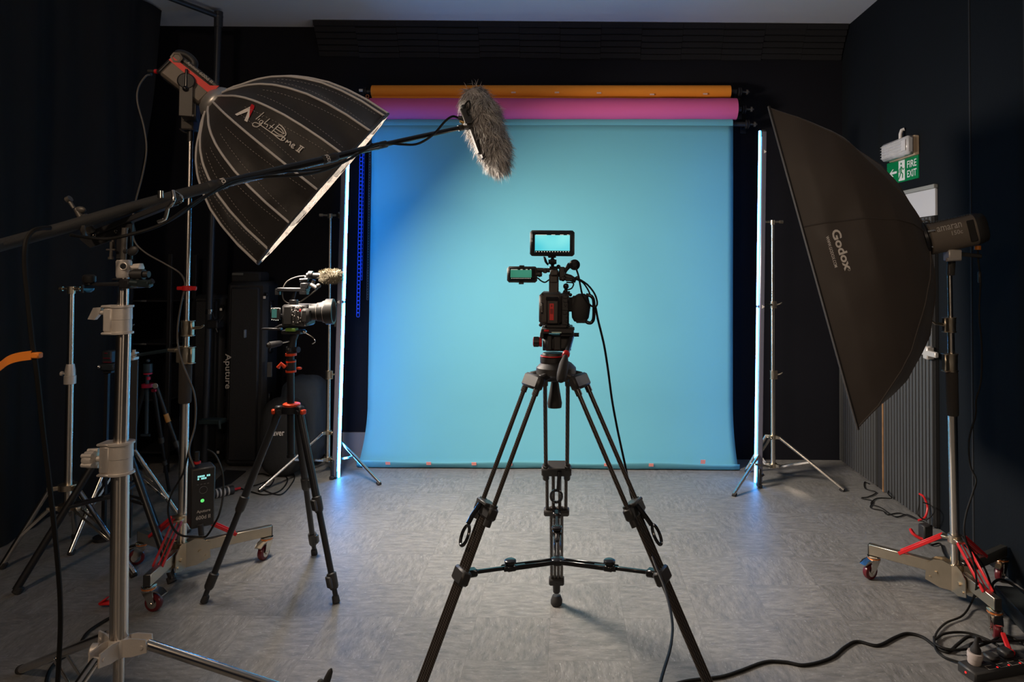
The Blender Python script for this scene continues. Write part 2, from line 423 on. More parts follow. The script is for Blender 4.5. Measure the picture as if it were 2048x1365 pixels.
mb = MB(); S2 = lambda u, v: S(u, v, .0105)
mb.cyl(S2(.49, .80), S2(.49, .80)+V((-.0006, 0, 0)), .0075, seg=14)
def limb(pts, w): mb.tube([S2(*p) for p in pts], w, 6)
limb([(.50, .68), (.485, .45)], .0062); limb([(.50, .66), (.555, .52), (.585, .58)], .0028); limb([(.49, .66), (.43, .54), (.425, .42)], .0028)
limb([(.485, .45), (.54, .33), (.535, .16)], .0036); limb([(.485, .45), (.455, .28), (.41, .14)], .0036)
mb.obj('running_figure', sg, gr)
# emergency luminaire
ye0, ye1 = yR(1813, 290, WX-.085), yR(1761, 300, WX-.085); ze1 = X_(1824, 266, WX-.085).z; ze0 = X_(1824, 304, WX-.085).z
el = thing('emergency_light', (WX, (ye0+ye1)/2, ze0), 'white bulkhead emergency light mounted above the fire exit sign', 'light fitting')
yc, zc = (ye0+ye1)/2, (ze0+ze1)/2
MB().box((WX-.018, yc, zc), (.034, ye1-ye0-.02, ze1-ze0+.008), None, .004).obj('housing', el, mat('yellowed_plastic', (.50, .38, .26), .5))
mb = MB().box((WX-.060, yc, zc), (.05, ye1-ye0, ze1-ze0), None, .014)
diffm = mat('frosted_diffuser', (.46, .46, .47), .25, noise=.25, nscale=30); mb.obj('diffuser', el, diffm)
mb = MB()
for k in range(5): mb.box((WX-.087, yc+.03, zc-(ze1-ze0)*.32+(ze1-ze0)*.16*k), (.004, (ye1-ye0)*.8, .004), None, .001)
mb.box((WX-.087, ye0+.035, zc), (.006, .05, (ze1-ze0)*.6), None, .002)
mb.obj('diffuser_ribs', el, mat('diffuser_rib', (.55, .54, .54), .4))
pc = X_(1801, 284, WX-.03); MB().tube([pc, pc+V((0, 0, .05)), pc+V((.008, 0, .075)), pc+V((.022, -.006, .08))], .011, 10).obj('conduit', el, white)

# ---- cables lying below the ribbed panels and small wall things handled later
# ================================================================== PAPER BACKDROPS
BY = 5.18
def paper(name, col):
    return mat(name, col, .85, noise=.03, nscale=3, bump=.04, bscale=500)
teal = paper('teal_paper', (.105, .35, .43)); orangep = paper('orange_paper', (.80, .27, .02)); pinkp = paper('pink_paper', (.62, .10, .28))
def roll(name, x0, x1, y0, y1, Y, m, label, tube_out, bulge=0):
    a0, a1 = P(x0, y0, Y), P(x0, y1, Y); b0, b1 = P(x1, y0, Y), P(x1, y1, Y)
    A = (a0+a1)/2; B = (b0+b1)/2; r = (a0.z-a1.z)/2; rb = (b0.z-b1.z)/2
    t = thing(name, (A+B)/2-V((0, 0, r)), label, 'paper roll', 'paper backdrop rolls hung on the back wall')
    n = 24; MB().tube([A+(B-A)*k/n for k in range(n+1)], [(r+(rb-r)*k/n)*(1+.02*math.sin(k*1.7)*bulge) for k in range(n+1)], 32).obj('paper', t, m)
    MB().cyl(A-V((tube_out, 0, 0)), B+V((tube_out, 0, 0)), .022).obj('core_tube', t, blackmetal)
    return t, A, B, r
t1, A1, B1, r1 = roll('paper_roll', 745, 1460, 171, 197, BY+.05, orangep, 'orange paper roll, topmost of the three rolls on the back wall', .05)
t2, A2, B2, r2 = roll('paper_roll', 742, 1472, 197, 240, BY-.02, pinkp, 'pink paper roll between the orange roll and the hanging teal paper', .04, 1)
# small pieces of tape on the orange roll and a hanging lip of paper
tape = mat('pale_tape', (.70, .45, .36), .6); tapered = mat('pink_tape', (.75, .28, .24), .6)
for i, (px, py) in enumerate(((793, 194), (877, 194), (1026, 195), (1023, 173), (1113, 173), (1200, 174), (1310, 177), (1420, 176))):
    c = P(px, py, 5.0); c.y = A1.y-math.sqrt(max(1e-6, (r1+.003)**2-(c.z-A1.z)**2))-.0012
    MB().box(c, (.034, .003, .012)).obj('tape_piece', t1, tape)
c0 = A1.copy(); mb = MB().box(((A1.x+B1.x)/2, A1.y-r1*.55, A1.z-r1*.93), (B1.x-A1.x-.01, .004, .02)); mb.obj('paper_edge', t1, orangep)
# teal roll with the sheet hanging from it to a curl on the floor: one thing
xl0, xr0 = 745, 1470
a0, a1 = P(745, 237, BY), P(745, 262, BY); b0, b1 = P(1463, 236, BY), P(1463, 261, BY)
A3 = (a0+a1)/2; B3 = (b0+b1)/2; r3 = (a0.z-a1.z)/2*1.03
t3 = thing('paper_backdrop', ((A3.x+B3.x)/2, BY, 0), 'wide sheet of teal backdrop paper hanging from its roll down to the floor', 'paper backdrop', 'paper backdrop rolls hung on the back wall')
MB().cyl(A3, B3, r3, seg=36).obj('paper', t3, teal); MB().cyl(A3-V((.04, 0, 0)), B3+V((.14, 0, 0)), .020).obj('core_tube', t3, blackmetal)
rows = []
ztopp = A3.z; NS = 60
prof = []   # (z, depth offset toward the camera, 0..1 progress)
for k in range(41): z = ztopp+(.50-ztopp)*k/40; prof.append((z, 0.0))
for k in range(1, 13): q_ = k/12; prof.append((.50-.47*q_, .055*q_*q_))
prof += [(.016, .062), (.007, .078), (.010, .094), (.026, .108), (.045, .118), (.062, .125)]
for k, (z, d) in enumerate(prof):
    row = []
    for j in range(NS+1):
        s = j/NS; y = BY-r3*.95-d-.004*math.sin(s*9+z*2)*(z < 2.2)-.004*math.sin(s*21)*(d > .09)*1.0
        lx = P(742.5, 600, BY).x; rx = P(1463, 600, BY).x
        spread = .0 if z > .45 else .05*((.45-z)/.45)**2
        lx -= spread; rx += spread*.5
        zz = z+(.006*math.sin(s*17+1) if (d > .11) else 0)
        row.append(V((lx+(rx-lx)*s, y, max(.004, zz))))
    rows.append(row)
mb = MB().grid(rows); sheet = mb.obj('hanging_sheet', t3, teal, recalc=False)
md = sheet.modifiers.new('s', 'SOLIDIFY'); md.thickness = .0012; md.offset = 1
for px in (770, 853, 945, 1018, 1113, 1214, 1305, 1410):
    c = P(px, 926, BY-.25); big = px == 1410
    c.y = BY-r3*.95-.121; c.z = .040
    MB().box(c-V((0, .004, -.006 if not big else -.02)), (.034, .003, .024 if not big else .06), Matrix.Rotation(R(20), 3, 'X')).obj('tape_piece', t3, tapered)
# wall brackets and their chains
def bracket(px, py, side, label):
    c = P(px, py, BY+.03)
    t = thing('roll_bracket', (c.x, WY, c.z), label, 'bracket', 'wall brackets holding the paper rolls')
    mb = MB().box((c.x, WY-.01, c.z), (.05, .02, .10), None, .003); mb.bar((c.x, WY-.01, c.z), (c.x, BY-.02, c.z), .03, .02, None, .003)
    mb.cyl((c.x-.02, BY+.0, c.z), (c.x+.02, BY+.0, c.z), .035); mb.obj('hook_arm', t, blackmetal)
    return t, c
names = ['orange', 'pink', 'teal']
for i, (A, B) in enumerate(((A1, B1), (A2, B2), (A3, B3))):
    for sd, E in ((-1, A), (1, B)):
        cx_ = E.x+sd*(.055 if sd < 0 else (.075, .06, .12)[i])
        t = thing('roll_bracket', (cx_, WY, E.z), 'black wall bracket at the %s end of the %s paper roll' % ('left' if sd < 0 else 'right', names[i]), 'bracket', 'wall brackets holding the paper rolls')
        mb = MB().box((cx_, WY-.012, E.z), (.05, .02, .09), None, .003); mb.bar((cx_, WY-.015, E.z), (cx_, E.y, E.z), .016, .028, None, .003)
        mb.lathe((cx_-.016, E.y, E.z), (1, 0, 0), [(0, .020), (.006, .034), (.012, .034), (.016, .024), (.020, .034), (.026, .034), (.032, .02)]); mb.obj('bracket_arm', t, blackmetal)
        if sd > 0:
            mb = MB(); mb.cyl((cx_+.016, E.y, E.z), (cx_+.075, E.y, E.z), .008); mb.cyl((cx_+.05, E.y, E.z), (cx_+.062, E.y, E.z), .02); mb.obj('pivot_pin', t, darkgrey)
        elif i == 0:
            c = P(733, 181, E.y); MB().cyl(c-V((.055, 0, 0)), c+V((.03, 0, 0)), .011).obj('pivot_pin', t, white)
def chain(px0, py0, px1, py1, Y, m, label, pitch=.030, w=.011):
    a, b = P(px0, py0, Y), P(px1, py1, Y); n = int((a-b).length/pitch); mb = MB()
    for i in range(n):
        c = a+(b-a)*((i+.5)/n); L = pitch*.56
        if True:
            ww = w
            pts = [c+V((x*ww, (0 if i % 2 else .0), z*L)) for x, z in ((-1, -.7), (-.6, -1), (.6, -1), (1, -.7), (1, .7), (.6, 1), (-.6, 1), (-1, .7))]
            mb.tube(pts, .0026, 6, closed=True)
    o = mb.obj('chain', m=m, loc=b); tag(o, label, 'chain', 'pull chains beside the teal paper')
bluechain = mat('blue_chain_plastic', (.03, .10, .85), .35); blackchain = mat('black_chain_plastic', (.05, .04, .038), .4); rustchain = mat('orange_chain_plastic', (.40, .10, .03), .4)
chain(724, 236, 716, 634, BY+.0, bluechain, 'blue plastic link chain hanging left of the teal paper, lower end near mid height', w=.0105)
chain(729, 240, 723, 560, BY+.06, bluechain, 'thinner blue chain run directly behind the bright blue link chain', w=.006)
chain(741, 240, 735, 600, BY+.02, blackchain, 'black plastic link chain hanging right against the left edge of the teal paper', pitch=.02, w=.006)
chain(735, 190, 733, 234, BY-.02, rustchain, 'short rust coloured chain at the left end of the pink roll', pitch=.02, w=.010)

# grey board leaning low against the back wall
a, b = P(684, 866, WY-.03), P(744, 913, WY-.03)
o = MB().box(((a.x+b.x)/2, WY-.02, a.z/2+.001), (b.x-a.x, .02, a.z), None, .002).obj('skirting_board', m=mat('grey_board', (.17, .16, .16), .7, noise=.1, nscale=10), loc=((a.x+b.x)/2, WY-.02, 0))
tag(o, 'low grey board against the back wall just left of the teal paper', 'board')
# ================================================================== HELPERS FOR STANDS
def wing(mb, c, d, L=.035, w=.014, th=.006, tilt=.35):
    d = V(d).normalized(); mb.cyl(c, c+d*.012, .006, seg=10)
    e = c+d*.012; up = V((0, 0, 1))
    mb.tube([e, e+d*L*.35+up*L*.12*tilt, e+d*L+up*L*tilt], [th*.8, th, th*.55], 10)
def knob(mb, c, d, r=.016, L=.022, stem=.012):
    d = V(d).normalized(); mb.cyl(c, c+d*stem, .005, seg=10); e = c+d*stem
    mb.lathe(e, d, [(0, r*.8), (L*.15, r), (L*.85, r), (L, r*.75)], 16)
    s, u = basis(d)
    for k in range(8):
        a = 2*math.pi*k/8; q = e+(s*math.cos(a)+u*math.sin(a))*r; mb.cyl(q+d*L*.12, q+d*L*.88, r*.16, seg=6)
def along(C0, T, z): return C0+(T-C0)*((z-C0.z)/(T.z-C0.z))
def collar_cast(mb, C0, T, z0, z1, r, blk=None, side=(1, 0, 0)):
    a, b = along(C0, T, z0), along(C0, T, z1); ax = (b-a).normalized(); h = (b-a).length
    mb.lathe(a, ax, [(0, r*1.12), (h*.06, r*1.12), (h*.09, r), (h*.5, r), (h*.52, r*1.04), (h*.91, r*1.04), (h*.94, r*1.14), (h, r*1.14)], 28)
    if blk:
        sd = V(side).normalized(); c = (a+b)/2+sd*(r+blk/2-.004)
        s, u = basis(sd, ax); rot = Matrix((sd, s, ax)).transposed()
        mb.box(c, (blk+.01, r*1.05, h*.92), rot, .004)
        mb.box(a+ax*h*.03+sd*(r*.6+blk/2), (blk+r*.9, r*1.5, h*.06), rot, .002); mb.box(b-ax*h*.03+sd*(r*.6+blk/2), (blk+r*.9, r*1.5, h*.06), rot, .002)

def light_stand(name, label, group, C0, T, feet, zc, zb, secs, collars, m, hub_r=.03, leg_r=.011, brace_at=.5, flat=True, hubm=None, cat='light stand', rubber=True, hubh=.035):
    """column from C0 (floor) to T, three legs hinged at zc braced from zb"""
    t = thing(name, (C0.x, C0.y, 0), label, cat, group)
    hubm = hubm or m
    for z0, z1, r in secs: MB().cyl(along(C0, T, z0), along(C0, T, z1), r, seg=20).obj('column', t, chrome_v if m is chrome else m)
    for z0, z1, r in collars:
        mb = MB(); collar_cast(mb, C0, T, z0, z1, r, .012, (1, 0, 0)); wing(mb, along(C0, T, (z0+z1)/2)+V((r+.010, 0, 0)), (1, -.2, .2), .028); mb.obj('clamp_collar', t, hubm)
    hc = along(C0, T, zc); bc = along(C0, T, zb)
    for c in (hc, bc):
        mb = MB()
        mb.cyl(c-V((0, 0, hubh*.4)), c+V((0, 0, hubh*.4)), hub_r*.62)
        for ft in feet:
            d = V((ft.x-C0.x, ft.y-C0.y, 0)).normalized(); mb.bar(c, c+d*hub_r*1.25, .022, hubh*.62, None, .002)
            mb.cyl(c+d*hub_r*1.1-d.cross(V((0, 0, 1)))*.014, c+d*hub_r*1.1+d.cross(V((0, 0, 1)))*.014, .004, seg=8)
        mb.obj('leg_hub' if c is hc else 'brace_hub', t, hubm)
    for ft in feet:
        d = V((ft.x-C0.x, ft.y-C0.y, 0)).normalized(); sd = d.cross(V((0, 0, 1)))
        h = hc+d*hub_r*1.1; f0 = ft+V((0, 0, leg_r*1.2))
        leg = MB().cyl(h, f0, leg_r, seg=14).obj('leg', t, m)
        if rubber: MB().lathe(ft+V((0, 0, .002)), (f0-h)*-1 if False else (h-f0).normalized(), [(0, leg_r*1.05), (.002, leg_r*1.25), (.028, leg_r*1.2), (.03, leg_r*1.02)], 14).obj('rubber_foot', leg, blackrubber)
        q = h+(f0-h)*brace_at; b0 = bc+d*hub_r*1.1
        mb = MB()
        for sgn in (-1, 1): mb.bar(b0+sd*sgn*(leg_r+.003), q+sd*sgn*(leg_r+.003), .004, .014, None, .001)
        mb.cyl(q-sd*(leg_r+.006), q+sd*(leg_r+.006), .004, seg=8)
        mb.obj('brace', t, m)
    return t

# ================================================================== BRIGHT LED TUBES AND THEIR STANDS
tube_lit = bpy.data.materials.new('tube_light'); tube_lit.use_nodes = True
_n = tube_lit.node_tree; _b = _n.nodes['Principled BSDF']; _b.inputs['Base Color'].default_value = (.7, .75, .8, 1)
_b.inputs['Emission Color'].default_value = (.035, .34, 1, 1); _b.inputs['Emission Strength'].default_value = TUBE_E
tube_lit2 = tube_lit.copy(); tube_lit2.name = 'tube_light_right'; tube_lit2.node_tree.nodes['Principled BSDF'].inputs['Emission Strength'].default_value = TUBE2_E
tubeshell = mat('tube_housing', (.20, .20, .27), .35, .3)
def led_tube(top, bot, towards, label, Estr=None):
    t = thing('tube_light', (bot.x, bot.y, 0), label, 'tube light', 'tall LED tube lights either side of the teal paper')
    ax = (top-bot).normalized(); L = (top-bot).length; s = V(towards); s = (s-ax*s.dot(ax)).normalized(); u = ax.cross(s)
    mb = MB(); r = .0125                    # half round lit diffuser
    for c, seg in ((0, 14),):
        rows = [[bot+ax*z+(s*math.cos(a)+u*math.sin(a))*r for a in [R(-66+132*k/14) for k in range(15)]] for z in (.0, L*.497)]
        mb.grid(rows)
        rows = [[bot+ax*z+(s*math.cos(a)+u*math.sin(a))*r for a in [R(-66+132*k/14) for k in range(15)]] for z in (L*.503, L)]
        mb.grid(rows)
    mb.obj('lit_diffuser', t, tube_lit if s.x > 0 else tube_lit2, recalc=False)
    mb = MB(); rot = Matrix((s, u, ax)).transposed()
    mb.box((top+bot)/2-s*.019, (.038, .050, L-.004), rot, .006); mb.box((top+bot)/2+s*.002, (.01, .026, L*.008), rot)
    mb.obj('housing', t, tubeshell)
    mb = MB(); mb.box(top-s*.016-ax*.02, (.034, .048, .05), rot, .004); mb.box(bot-s*.016+ax*.02, (.034, .048, .05), rot, .004); mb.obj('end_cap', t, blackplastic)
    mb = MB()
    for q in (.94, .50):
        c = bot+ax*L*q-s*.016-u*.0245*(1 if u.y > 0 else -1); tri = [c+ax*.014, c-ax*.012+s*.0, c+ax*.0-s*.018]
        mb.prism([c+ax*.013-s*.0, c-ax*.013, c-s*.0+ax*0-s*.02], u*-.001*(1 if u.y > 0 else -1))
    mb.obj('maker_mark', t, lettering)
    return t, rot
lt_top, lt_bot = P(697, 262, 4.86), F(676, 957); lt_bot.z = .006
led_tube(lt_top, lt_bot, (1, -.15, 0), 'tall lit LED tube standing left of the teal paper, glowing on its right side')
rt_top, rt_bot = P(1521, 262, 4.70), F(1512, 967); rt_bot.z = .006
led_tube(rt_top, rt_bot, (-1, -.15, 0), 'tall lit LED tube standing right of the teal paper, glowing on its left side')

def tube_stand(C0x, C0y, topx, topy, Y, feet, cpx, label, flip, zb_px):
    C0 = V((P(C0x, C0y, Y).x, Y, 0.0)); T = P(topx, topy, Y)
    zc = P(C0x, cpx, Y).z; zb = P(C0x, zb_px, Y).z; z1 = P(C0x, 610, Y).z; z2 = P(C0x, 750, Y).z
    t = light_stand('light_stand', label, 'chrome stands behind the tube lights', C0, T, feet, zc, zb,
                    [(zb-.02, z2, .017), (z2, z1, .014), (z1, T.z, .011)], [(z2-.03, z2+.03, .019), (z1-.025, z1+.025, .016)], chrome, hub_r=.045, leg_r=.0115, brace_at=.48, hubm=zinc)
    mb = MB(); sd = V((1, 0, 0))*flip
    mb.cyl(T-V((0, 0, .02)), T+V((0, 0, .012)), .017); mb.cyl(T-sd*.06, T+sd*.05, .008); mb.cyl(T+sd*.05, T+sd*.075, .012)
    mb.obj('grip_head', t, zinc); mb = MB(); mb.lathe(T-sd*.072, (0, -1, 0), [(-.012, .016), (-.006, .024), (.012, .024), (.016, .018)], 24); mb.obj('round_knob', t, steel)
    return t
Yl = 4.93; f1 = F(518, 985); f2 = F(760, 971); C = V((P(657, 900, Yl).x, Yl, 0)); f3 = 3*C-f1-f2; f3.y = min(f3.y, 5.28)
tube_stand(656, 900, 660, 431, Yl, [f1, f2, f3], 865, 'chrome light stand left of the teal paper beside the left LED tube', -1 if False else 1*-1, 918)
Yr = 4.90; f1 = F(1467, 994); f2 = F(1688, 984); C = V((P(1545, 900, Yr).x, Yr, 0)); f3 = F(1492, 945)
t_rs = tube_stand(1546, 900, 1545, 444, Yr, [f1, f2, f3], 874, 'chrome light stand right of the teal paper beside the right LED tube', 1, 931)
# small black clamps holding the tubes to the stands
for (x, y, Y, lab) in ((1521, 610, 4.76, 'black clip holding the right LED tube to its stand'), (668, 640, 4.84, 'black clip holding the left LED tube to its stand')):
    c = P(x+5, y, Y); mb = MB().box(c, (.02, .05, .10), None, .004); mb.cyl(c, P(1545 if x > 1000 else 656, y, Yr if x > 1000 else Yl), .006); o = mb.obj('tube_clip', m=blackplastic, loc=c); tag(o, lab, 'clip', 'clips holding the LED tubes')
for (x, y, Y, lab) in ((1519, 952, 4.66, 'black foot clamp at the bottom of the right LED tube'), (665, 940, 4.78, 'black foot clamp at the bottom of the left LED tube')):
    c = P(x, y, Y); c.z = .07; mb = MB().box(c+V((0, .0, .0)), (.02, .04, .12), None, .004); mb.box(c+V((-.0, 0, -.055)), (.03, .05, .02), None, .003); mb.cyl(c, c+V((-.02 if x < 1000 else .03, 0, .02)), .008); o = mb.obj('tube_clamp', m=blackmetal, loc=(c.x, c.y, 0)); tag(o, lab, 'clamp', 'foot clamps of the LED tubes')

# ================================================================== ROLLING STANDS
def caster(t, leg, c, out, brake=True):
    """c: point under the leg end; out: rolling direction"""
    w = MB(); out = V(out).normalized(); side = out.cross(V((0, 0, 1)))
    top = V((c.x, c.y, .108)); wc = V((c.x, c.y, .037))+out*.024
    mb = MB(); mb.use(steel).lathe(top, (0, 0, -1), [(0, .018), (.002, .030), (.006, .030), (.008, .026)], 24)
    mb.use(copperring).lathe(top-V((0, 0, .008)), (0, 0, -1), [(0, .029), (.005, .029)], 24)
    mb.use(steel).lathe(top-V((0, 0, .013)), (0, 0, -1), [(0, .030), (.006, .028), (.010, .020)], 24)
    mb.cyl(top, top+V((0, 0, .012)), .008)
    for s in (-1, 1):
        o = side*s*.019; a = top-V((0, 0, .018))
        pts = [a-out*.022+o, a+out*.030+o, wc+out*.016+V((0, 0, .006))+o, wc+V((0, 0, -.012))+o, wc-out*.016+V((0, 0, .006))+o]
        mb.prism(pts, side*s*.003)
    mb.cyl(wc-side*.024, wc+side*.024, .007, seg=10)
    if brake:
        e = top-V((0, 0, .016)); mb.prism([e+out*.02-side*.022, e+out*.02+side*.022, e+out*.052+side*.020-V((0, 0, .004)), e+out*.072+side*.018-V((0, 0, .020)), e+out*.072-side*.018-V((0, 0, .020)), e+out*.052-side*.020-V((0, 0, .004))], (0, 0, .004))
    f = mb.obj('caster_fork', leg)
    f['_b'] = leg['_b']
    mb = MB(); mb.use(burgundy).lathe(wc-side*.014, side, [(0, .028), (.003, .035), (.008, .037), (.020, .037), (.025, .035), (.028, .028)], 32)
    mb.use(steel).lathe(wc-side*.016, side, [(0, .010), (.001, .022), (.031, .022), (.032, .010)], 24)
    mb.obj('caster_wheel', leg)
def rolling_stand(label, C, ends, T, secs, collars, grip, side, faces, topname=None):
    t = thing('rolling_stand', C, label, 'rolling light stand', 'chrome stands on three red wheels')
    C0 = V((C.x, C.y, .04))
    for z0, z1, r in secs: MB().cyl(along(C0, T, z0), along(C0, T, z1), r, seg=24).obj('column', t, chrome_v)
    sd = V(side)
    for z0, z1, r, lever in collars:
        mb = MB(); collar_cast(mb, C0, T, z0, z1, r, .016, sd)
        c = along(C0, T, (z0+z1)/2)+sd*(r+.014)
        if lever: mb.tube([c, c+sd*.02+V((0, 0, .004)), c+sd*.045+V((0, 0, .006)), c+sd*.062+V((0, 0, .016))], [.006, .007, .006, .004], 10)
        mb.obj('clamp_collar', t, zinc)
    z0, z1, r = grip; mb = MB(); a, b = along(C0, T, z0), along(C0, T, z1); mb.lathe(a, b-a, [(0, r*.9), (.006, r), ((b-a).length-.006, r), ((b-a).length, r*.9)], 28); mb.obj('foam_grip', t, foam)
    # base hub: stacked plates and a sliding collar with red links
    mb = MB(); zs = .285; sc = along(C0, T, zs)
    mb.lathe(sc-V((0, 0, .02)), (0, 0, 1), [(0, .026), (.004, .030), (.036, .030), (.04, .024)], 24)
    for e in ends:
        d = V((e.x-C.x, e.y-C.y, 0)).normalized(); mb.bar(sc, sc+d*.055, .04, .012, None, .002)
    mb.obj('sliding_collar', t, zinc); mb = MB()
    mb.cyl(V((C.x, C.y, .05)), V((C.x, C.y, .17)), .024)
    for e, fdir in zip(ends, faces):
        d = V((e.x-C.x, e.y-C.y, 0)).normalized(); s2 = d.cross(V((0, 0, 1)))
        for q in (-1, 1):
            o = s2*q*.022
            mb.prism([V((C.x, C.y, .055))+o, V((C.x, C.y, .165))+o+d*.01, V((C.x, C.y, .18))+o+d*.05, V((C.x, C.y, .172))+o+d*.085, V((C.x, C.y, .150))+o+d*.115, V((C.x, C.y, .075))+o+d*.12, V((C.x, C.y, .055))+o+d*.06], s2*q*.004)
            mb.cyl(V((C.x, C.y, .115))+o+d*.075, V((C.x, C.y, .115))+o+d*.075+s2*q*.012, .009, seg=6); mb.cyl(V((C.x, C.y, .09))+o+d*.10, V((C.x, C.y, .09))+o+d*.10+s2*q*.009, .006, seg=6)
    mb.obj('base_hub', t, zinc)
    for e, fdir in zip(ends, faces):
        d = V((e.x-C.x, e.y-C.y, 0)).normalized(); s2 = d.cross(V((0, 0, 1)))
        a = V((C.x, C.y, .135))+d*.06; b = V((e.x, e.y, .135))
        lg = MB().bar(a, b+d*.02, .030, .050, V((0, 0, 1)), .002).obj('leg', t, zinc); lg['_b'] = t['_b']
        MB().bar(b+d*.0195, b+d*.024, .029, .048, V((0, 0, 1)), .001).obj('end_plug', lg, blackplastic)
        cp = V((e.x, e.y, 0))+s2*.0
        caster(t, lg, cp, fdir)
        u0 = sc+d*.052; u1 = V((C.x, C.y, .155))+d*.235
        mb = MB()
        for q in (-1, 1): mb.bar(u0+s2*q*.020, u1+s2*q*.020, .006, .016, None, .002)
        mb.bar(u0-V((0, 0, .002)), u0+(u1-u0)*1.0-V((0, 0, .002)), .036 if False else .004, .004)
        mb.obj('red_link', t, red)
    return t
# right
CRr = V((1.742, 3.10, 0)); TR = P(1899, 528, 3.07)
zz = lambda py, Y: P(1905, py, Y).z
endsR = [F(1748, 1157), F(2004, 1160), F(1990, 1272)]
rolling_stand('chrome rolling stand with a black foam grip carrying the right softbox lamp', CRr, endsR, TR,
              [(.05, zz(828, 3.1), .020), (zz(745, 3.1), zz(650, 3.1), .0145), (zz(650, 3.1), TR.z, .0105)],
              [(zz(742, 3.1), zz(706, 3.1), .025, False), (zz(664, 3.1), zz(634, 3.1), .021, True)], (zz(830, 3.1), zz(742, 3.1), .026), (-.97, -.2, 0),
              [(-.9, -.35, 0), (-.75, -.6, 0), (-.35, -.9, 0)])
# left
CLl = V((-1.835, 3.28, 0)); TL = P(381, 262, 3.24)
zl = lambda py: P(378, py, 3.27).z
endsL = [F(297, 1222), F(533, 1116), F(284, 1128)]
rolling_stand('chrome rolling stand with a black foam grip and red cable tie carrying the dome light', CLl, endsL, TL,
              [(.05, zl(800), .020), (zl(727), zl(660), .0145), (zl(655), TL.z, .0115)],
              [(zl(727), zl(693), .025, False), (zl(672), zl(641), .021, True)], (zl(806), zl(724), .028), (.97, -.2, 0),
              [(.95, -.1, 0), (-.2, -1, 0), (-.9, -.4, 0)])
# fix: the left stand's lower collar has its clamp to the left
c = P(345, 700, 3.25); mb = MB(); mb.cyl(P(372, 701, 3.25), P(337, 700, 3.25), .009); mb.lathe(P(352, 700.5, 3.25), (-1, 0, 0), [(0, .012), (.03, .010)], 12); mb.box(P(361, 709, 3.26), (.03, .03, .08), None, .004)
o = mb.obj('stand_pin', m=zinc, loc=c); tag(o, 'short brass coloured pin with collar clamped onto the left rolling stand', 'pin')
c = P(374, 577, 3.25); mb = MB().lathe(c-V((0, 0, .012)), (0, 0, 1), [(0, .018), (.002, .021), (.022, .021), (.024, .018)], 20); mb.bar(c+V((-.045, -.004, 0)), c+V((0, -.008, 0)), .012, .018, None, .003); mb.box(c+V((.03, 0, 0)), (.03, .014, .02), None, .003)
o = mb.obj('cable_tie', m=red, loc=c); tag(o, 'red hook and loop cable tie around the pole of the left rolling stand', 'cable tie')

# ================================================================== DOME SOFTBOX (left)
Hp = P(432, 206, 3.20); dA = V((.767, .313, -.642)).normalized()
UP = V((0, 0, 1)); sA = dA.cross(UP).normalized(); uA = sA.cross(dA).normalized()      # uA: up perpendicular to the axis
LD = .615; RD = .486
GT = [(0, .155), (.02, .22), (.06, .30), (.12, .44), (.19, .56), (.28, .675), (.38, .765), (.50, .85), (.64, .915), (.80, .965), (1, 1)]
def gi(tab, u):
    for (a, b), (c, d) in zip(tab, tab[1:]):
        if u <= c: return b+(d-b)*(u-a)/(c-a)
    return tab[-1][1]
NR = 16; PH = R(11.25)*1.2
def dome(k, u, off=0.0, sag=0.0):
    th = 2*math.pi*k/NR+PH; i0 = math.floor(k); fr = k-i0
    r = RD*gi(GT, u)
    if fr > 1e-6:    # flat-ish panel between two ribs
        ch = math.cos(math.pi/NR)/math.cos(2*math.pi*(fr-.5)/NR); r *= ch*(1-sag*math.sin(math.pi*fr))
    r += off
    return Hp+dA*(LD*u)+(sA*math.cos(th)+uA*math.sin(th))*r
td = thing('dome_softbox', Hp, 'large black dome softbox with pale ribs on the left, mouth facing down to the right', 'softbox')
mb = MB(); us = [i/26 for i in range(27)]; NK = NR*6
rows = []
random.seed(3)
for k in range(NK+1):
    kk = (k % NK)/6
    rows.append([dome(kk, u, 0, .035+.02*math.sin(kk*3.1+u*14)*(u > .5)) for u in us])
mb.grid(rows)
domefab = mat('dome_fabric', (.024, .021, .020), .62, noise=.12, nscale=12, bump=.35, bscale=35, sheen=.12)
# reflective lining on the inside
lin = MB().grid([[dome((k % NK)/6, u, -.010, .035+.02*math.sin(((k % NK)/6)*3.1+u*14)*(u > .5)) for u in us] for k in range(NK+1)])
shell = mb.obj('fabric_shell', td, domefab, recalc=False)
lin.obj('silver_lining', td, mat('silver_lining', (.05, .047, .044), .5, .5, bump=.5, bscale=90), recalc=False)
BV_D = bvh_of(mb)
ribm2 = mat('rib_grey', (.62, .59, .57), .5, 0)
for k in range(NR):
    MB().tube([dome(k, u, .003) for u in [i/30 for i in range(31)]], .0054, 8).obj('rib', td, ribm2)
mb = MB()
for k in range(NR):                        # dashed stitching lines in each panel
    for fr in (.2, .8):
        pts = [dome(k+.5+(fr-.5)*(.3+.9*u), u, .002) for u in [.25+.7*i/60 for i in range(61)]]
        for i in range(0, 60, 2): mb.tube([pts[i], pts[i+1]], .0007, 4)
mb.obj('stitching', td, lettergrey)
mb = MB(); rim = []
mb.tube([dome(k/6, 1.0, .002, .035) for k in range(NK)], .007, 6, closed=True); mb.obj('rim_binding', td, domefab)
mb = MB(); NN = 96          # pale crinkled hook-and-loop edge inside the rim
for ring0, ring1 in ((.945, 1.0),):
    mb.grid([[dome((k % NN)*NR/NN, u, -.010+.003*math.sin(k*2.3+u*40), .035) for u in (ring0, .97, 1.012)] for k in range(NN+1)])
mb.obj('edge_band', td, mat('edge_band_pale', (.035, .029, .025), .8, noise=.35, nscale=60, bump=.6, bscale=120), recalc=False)
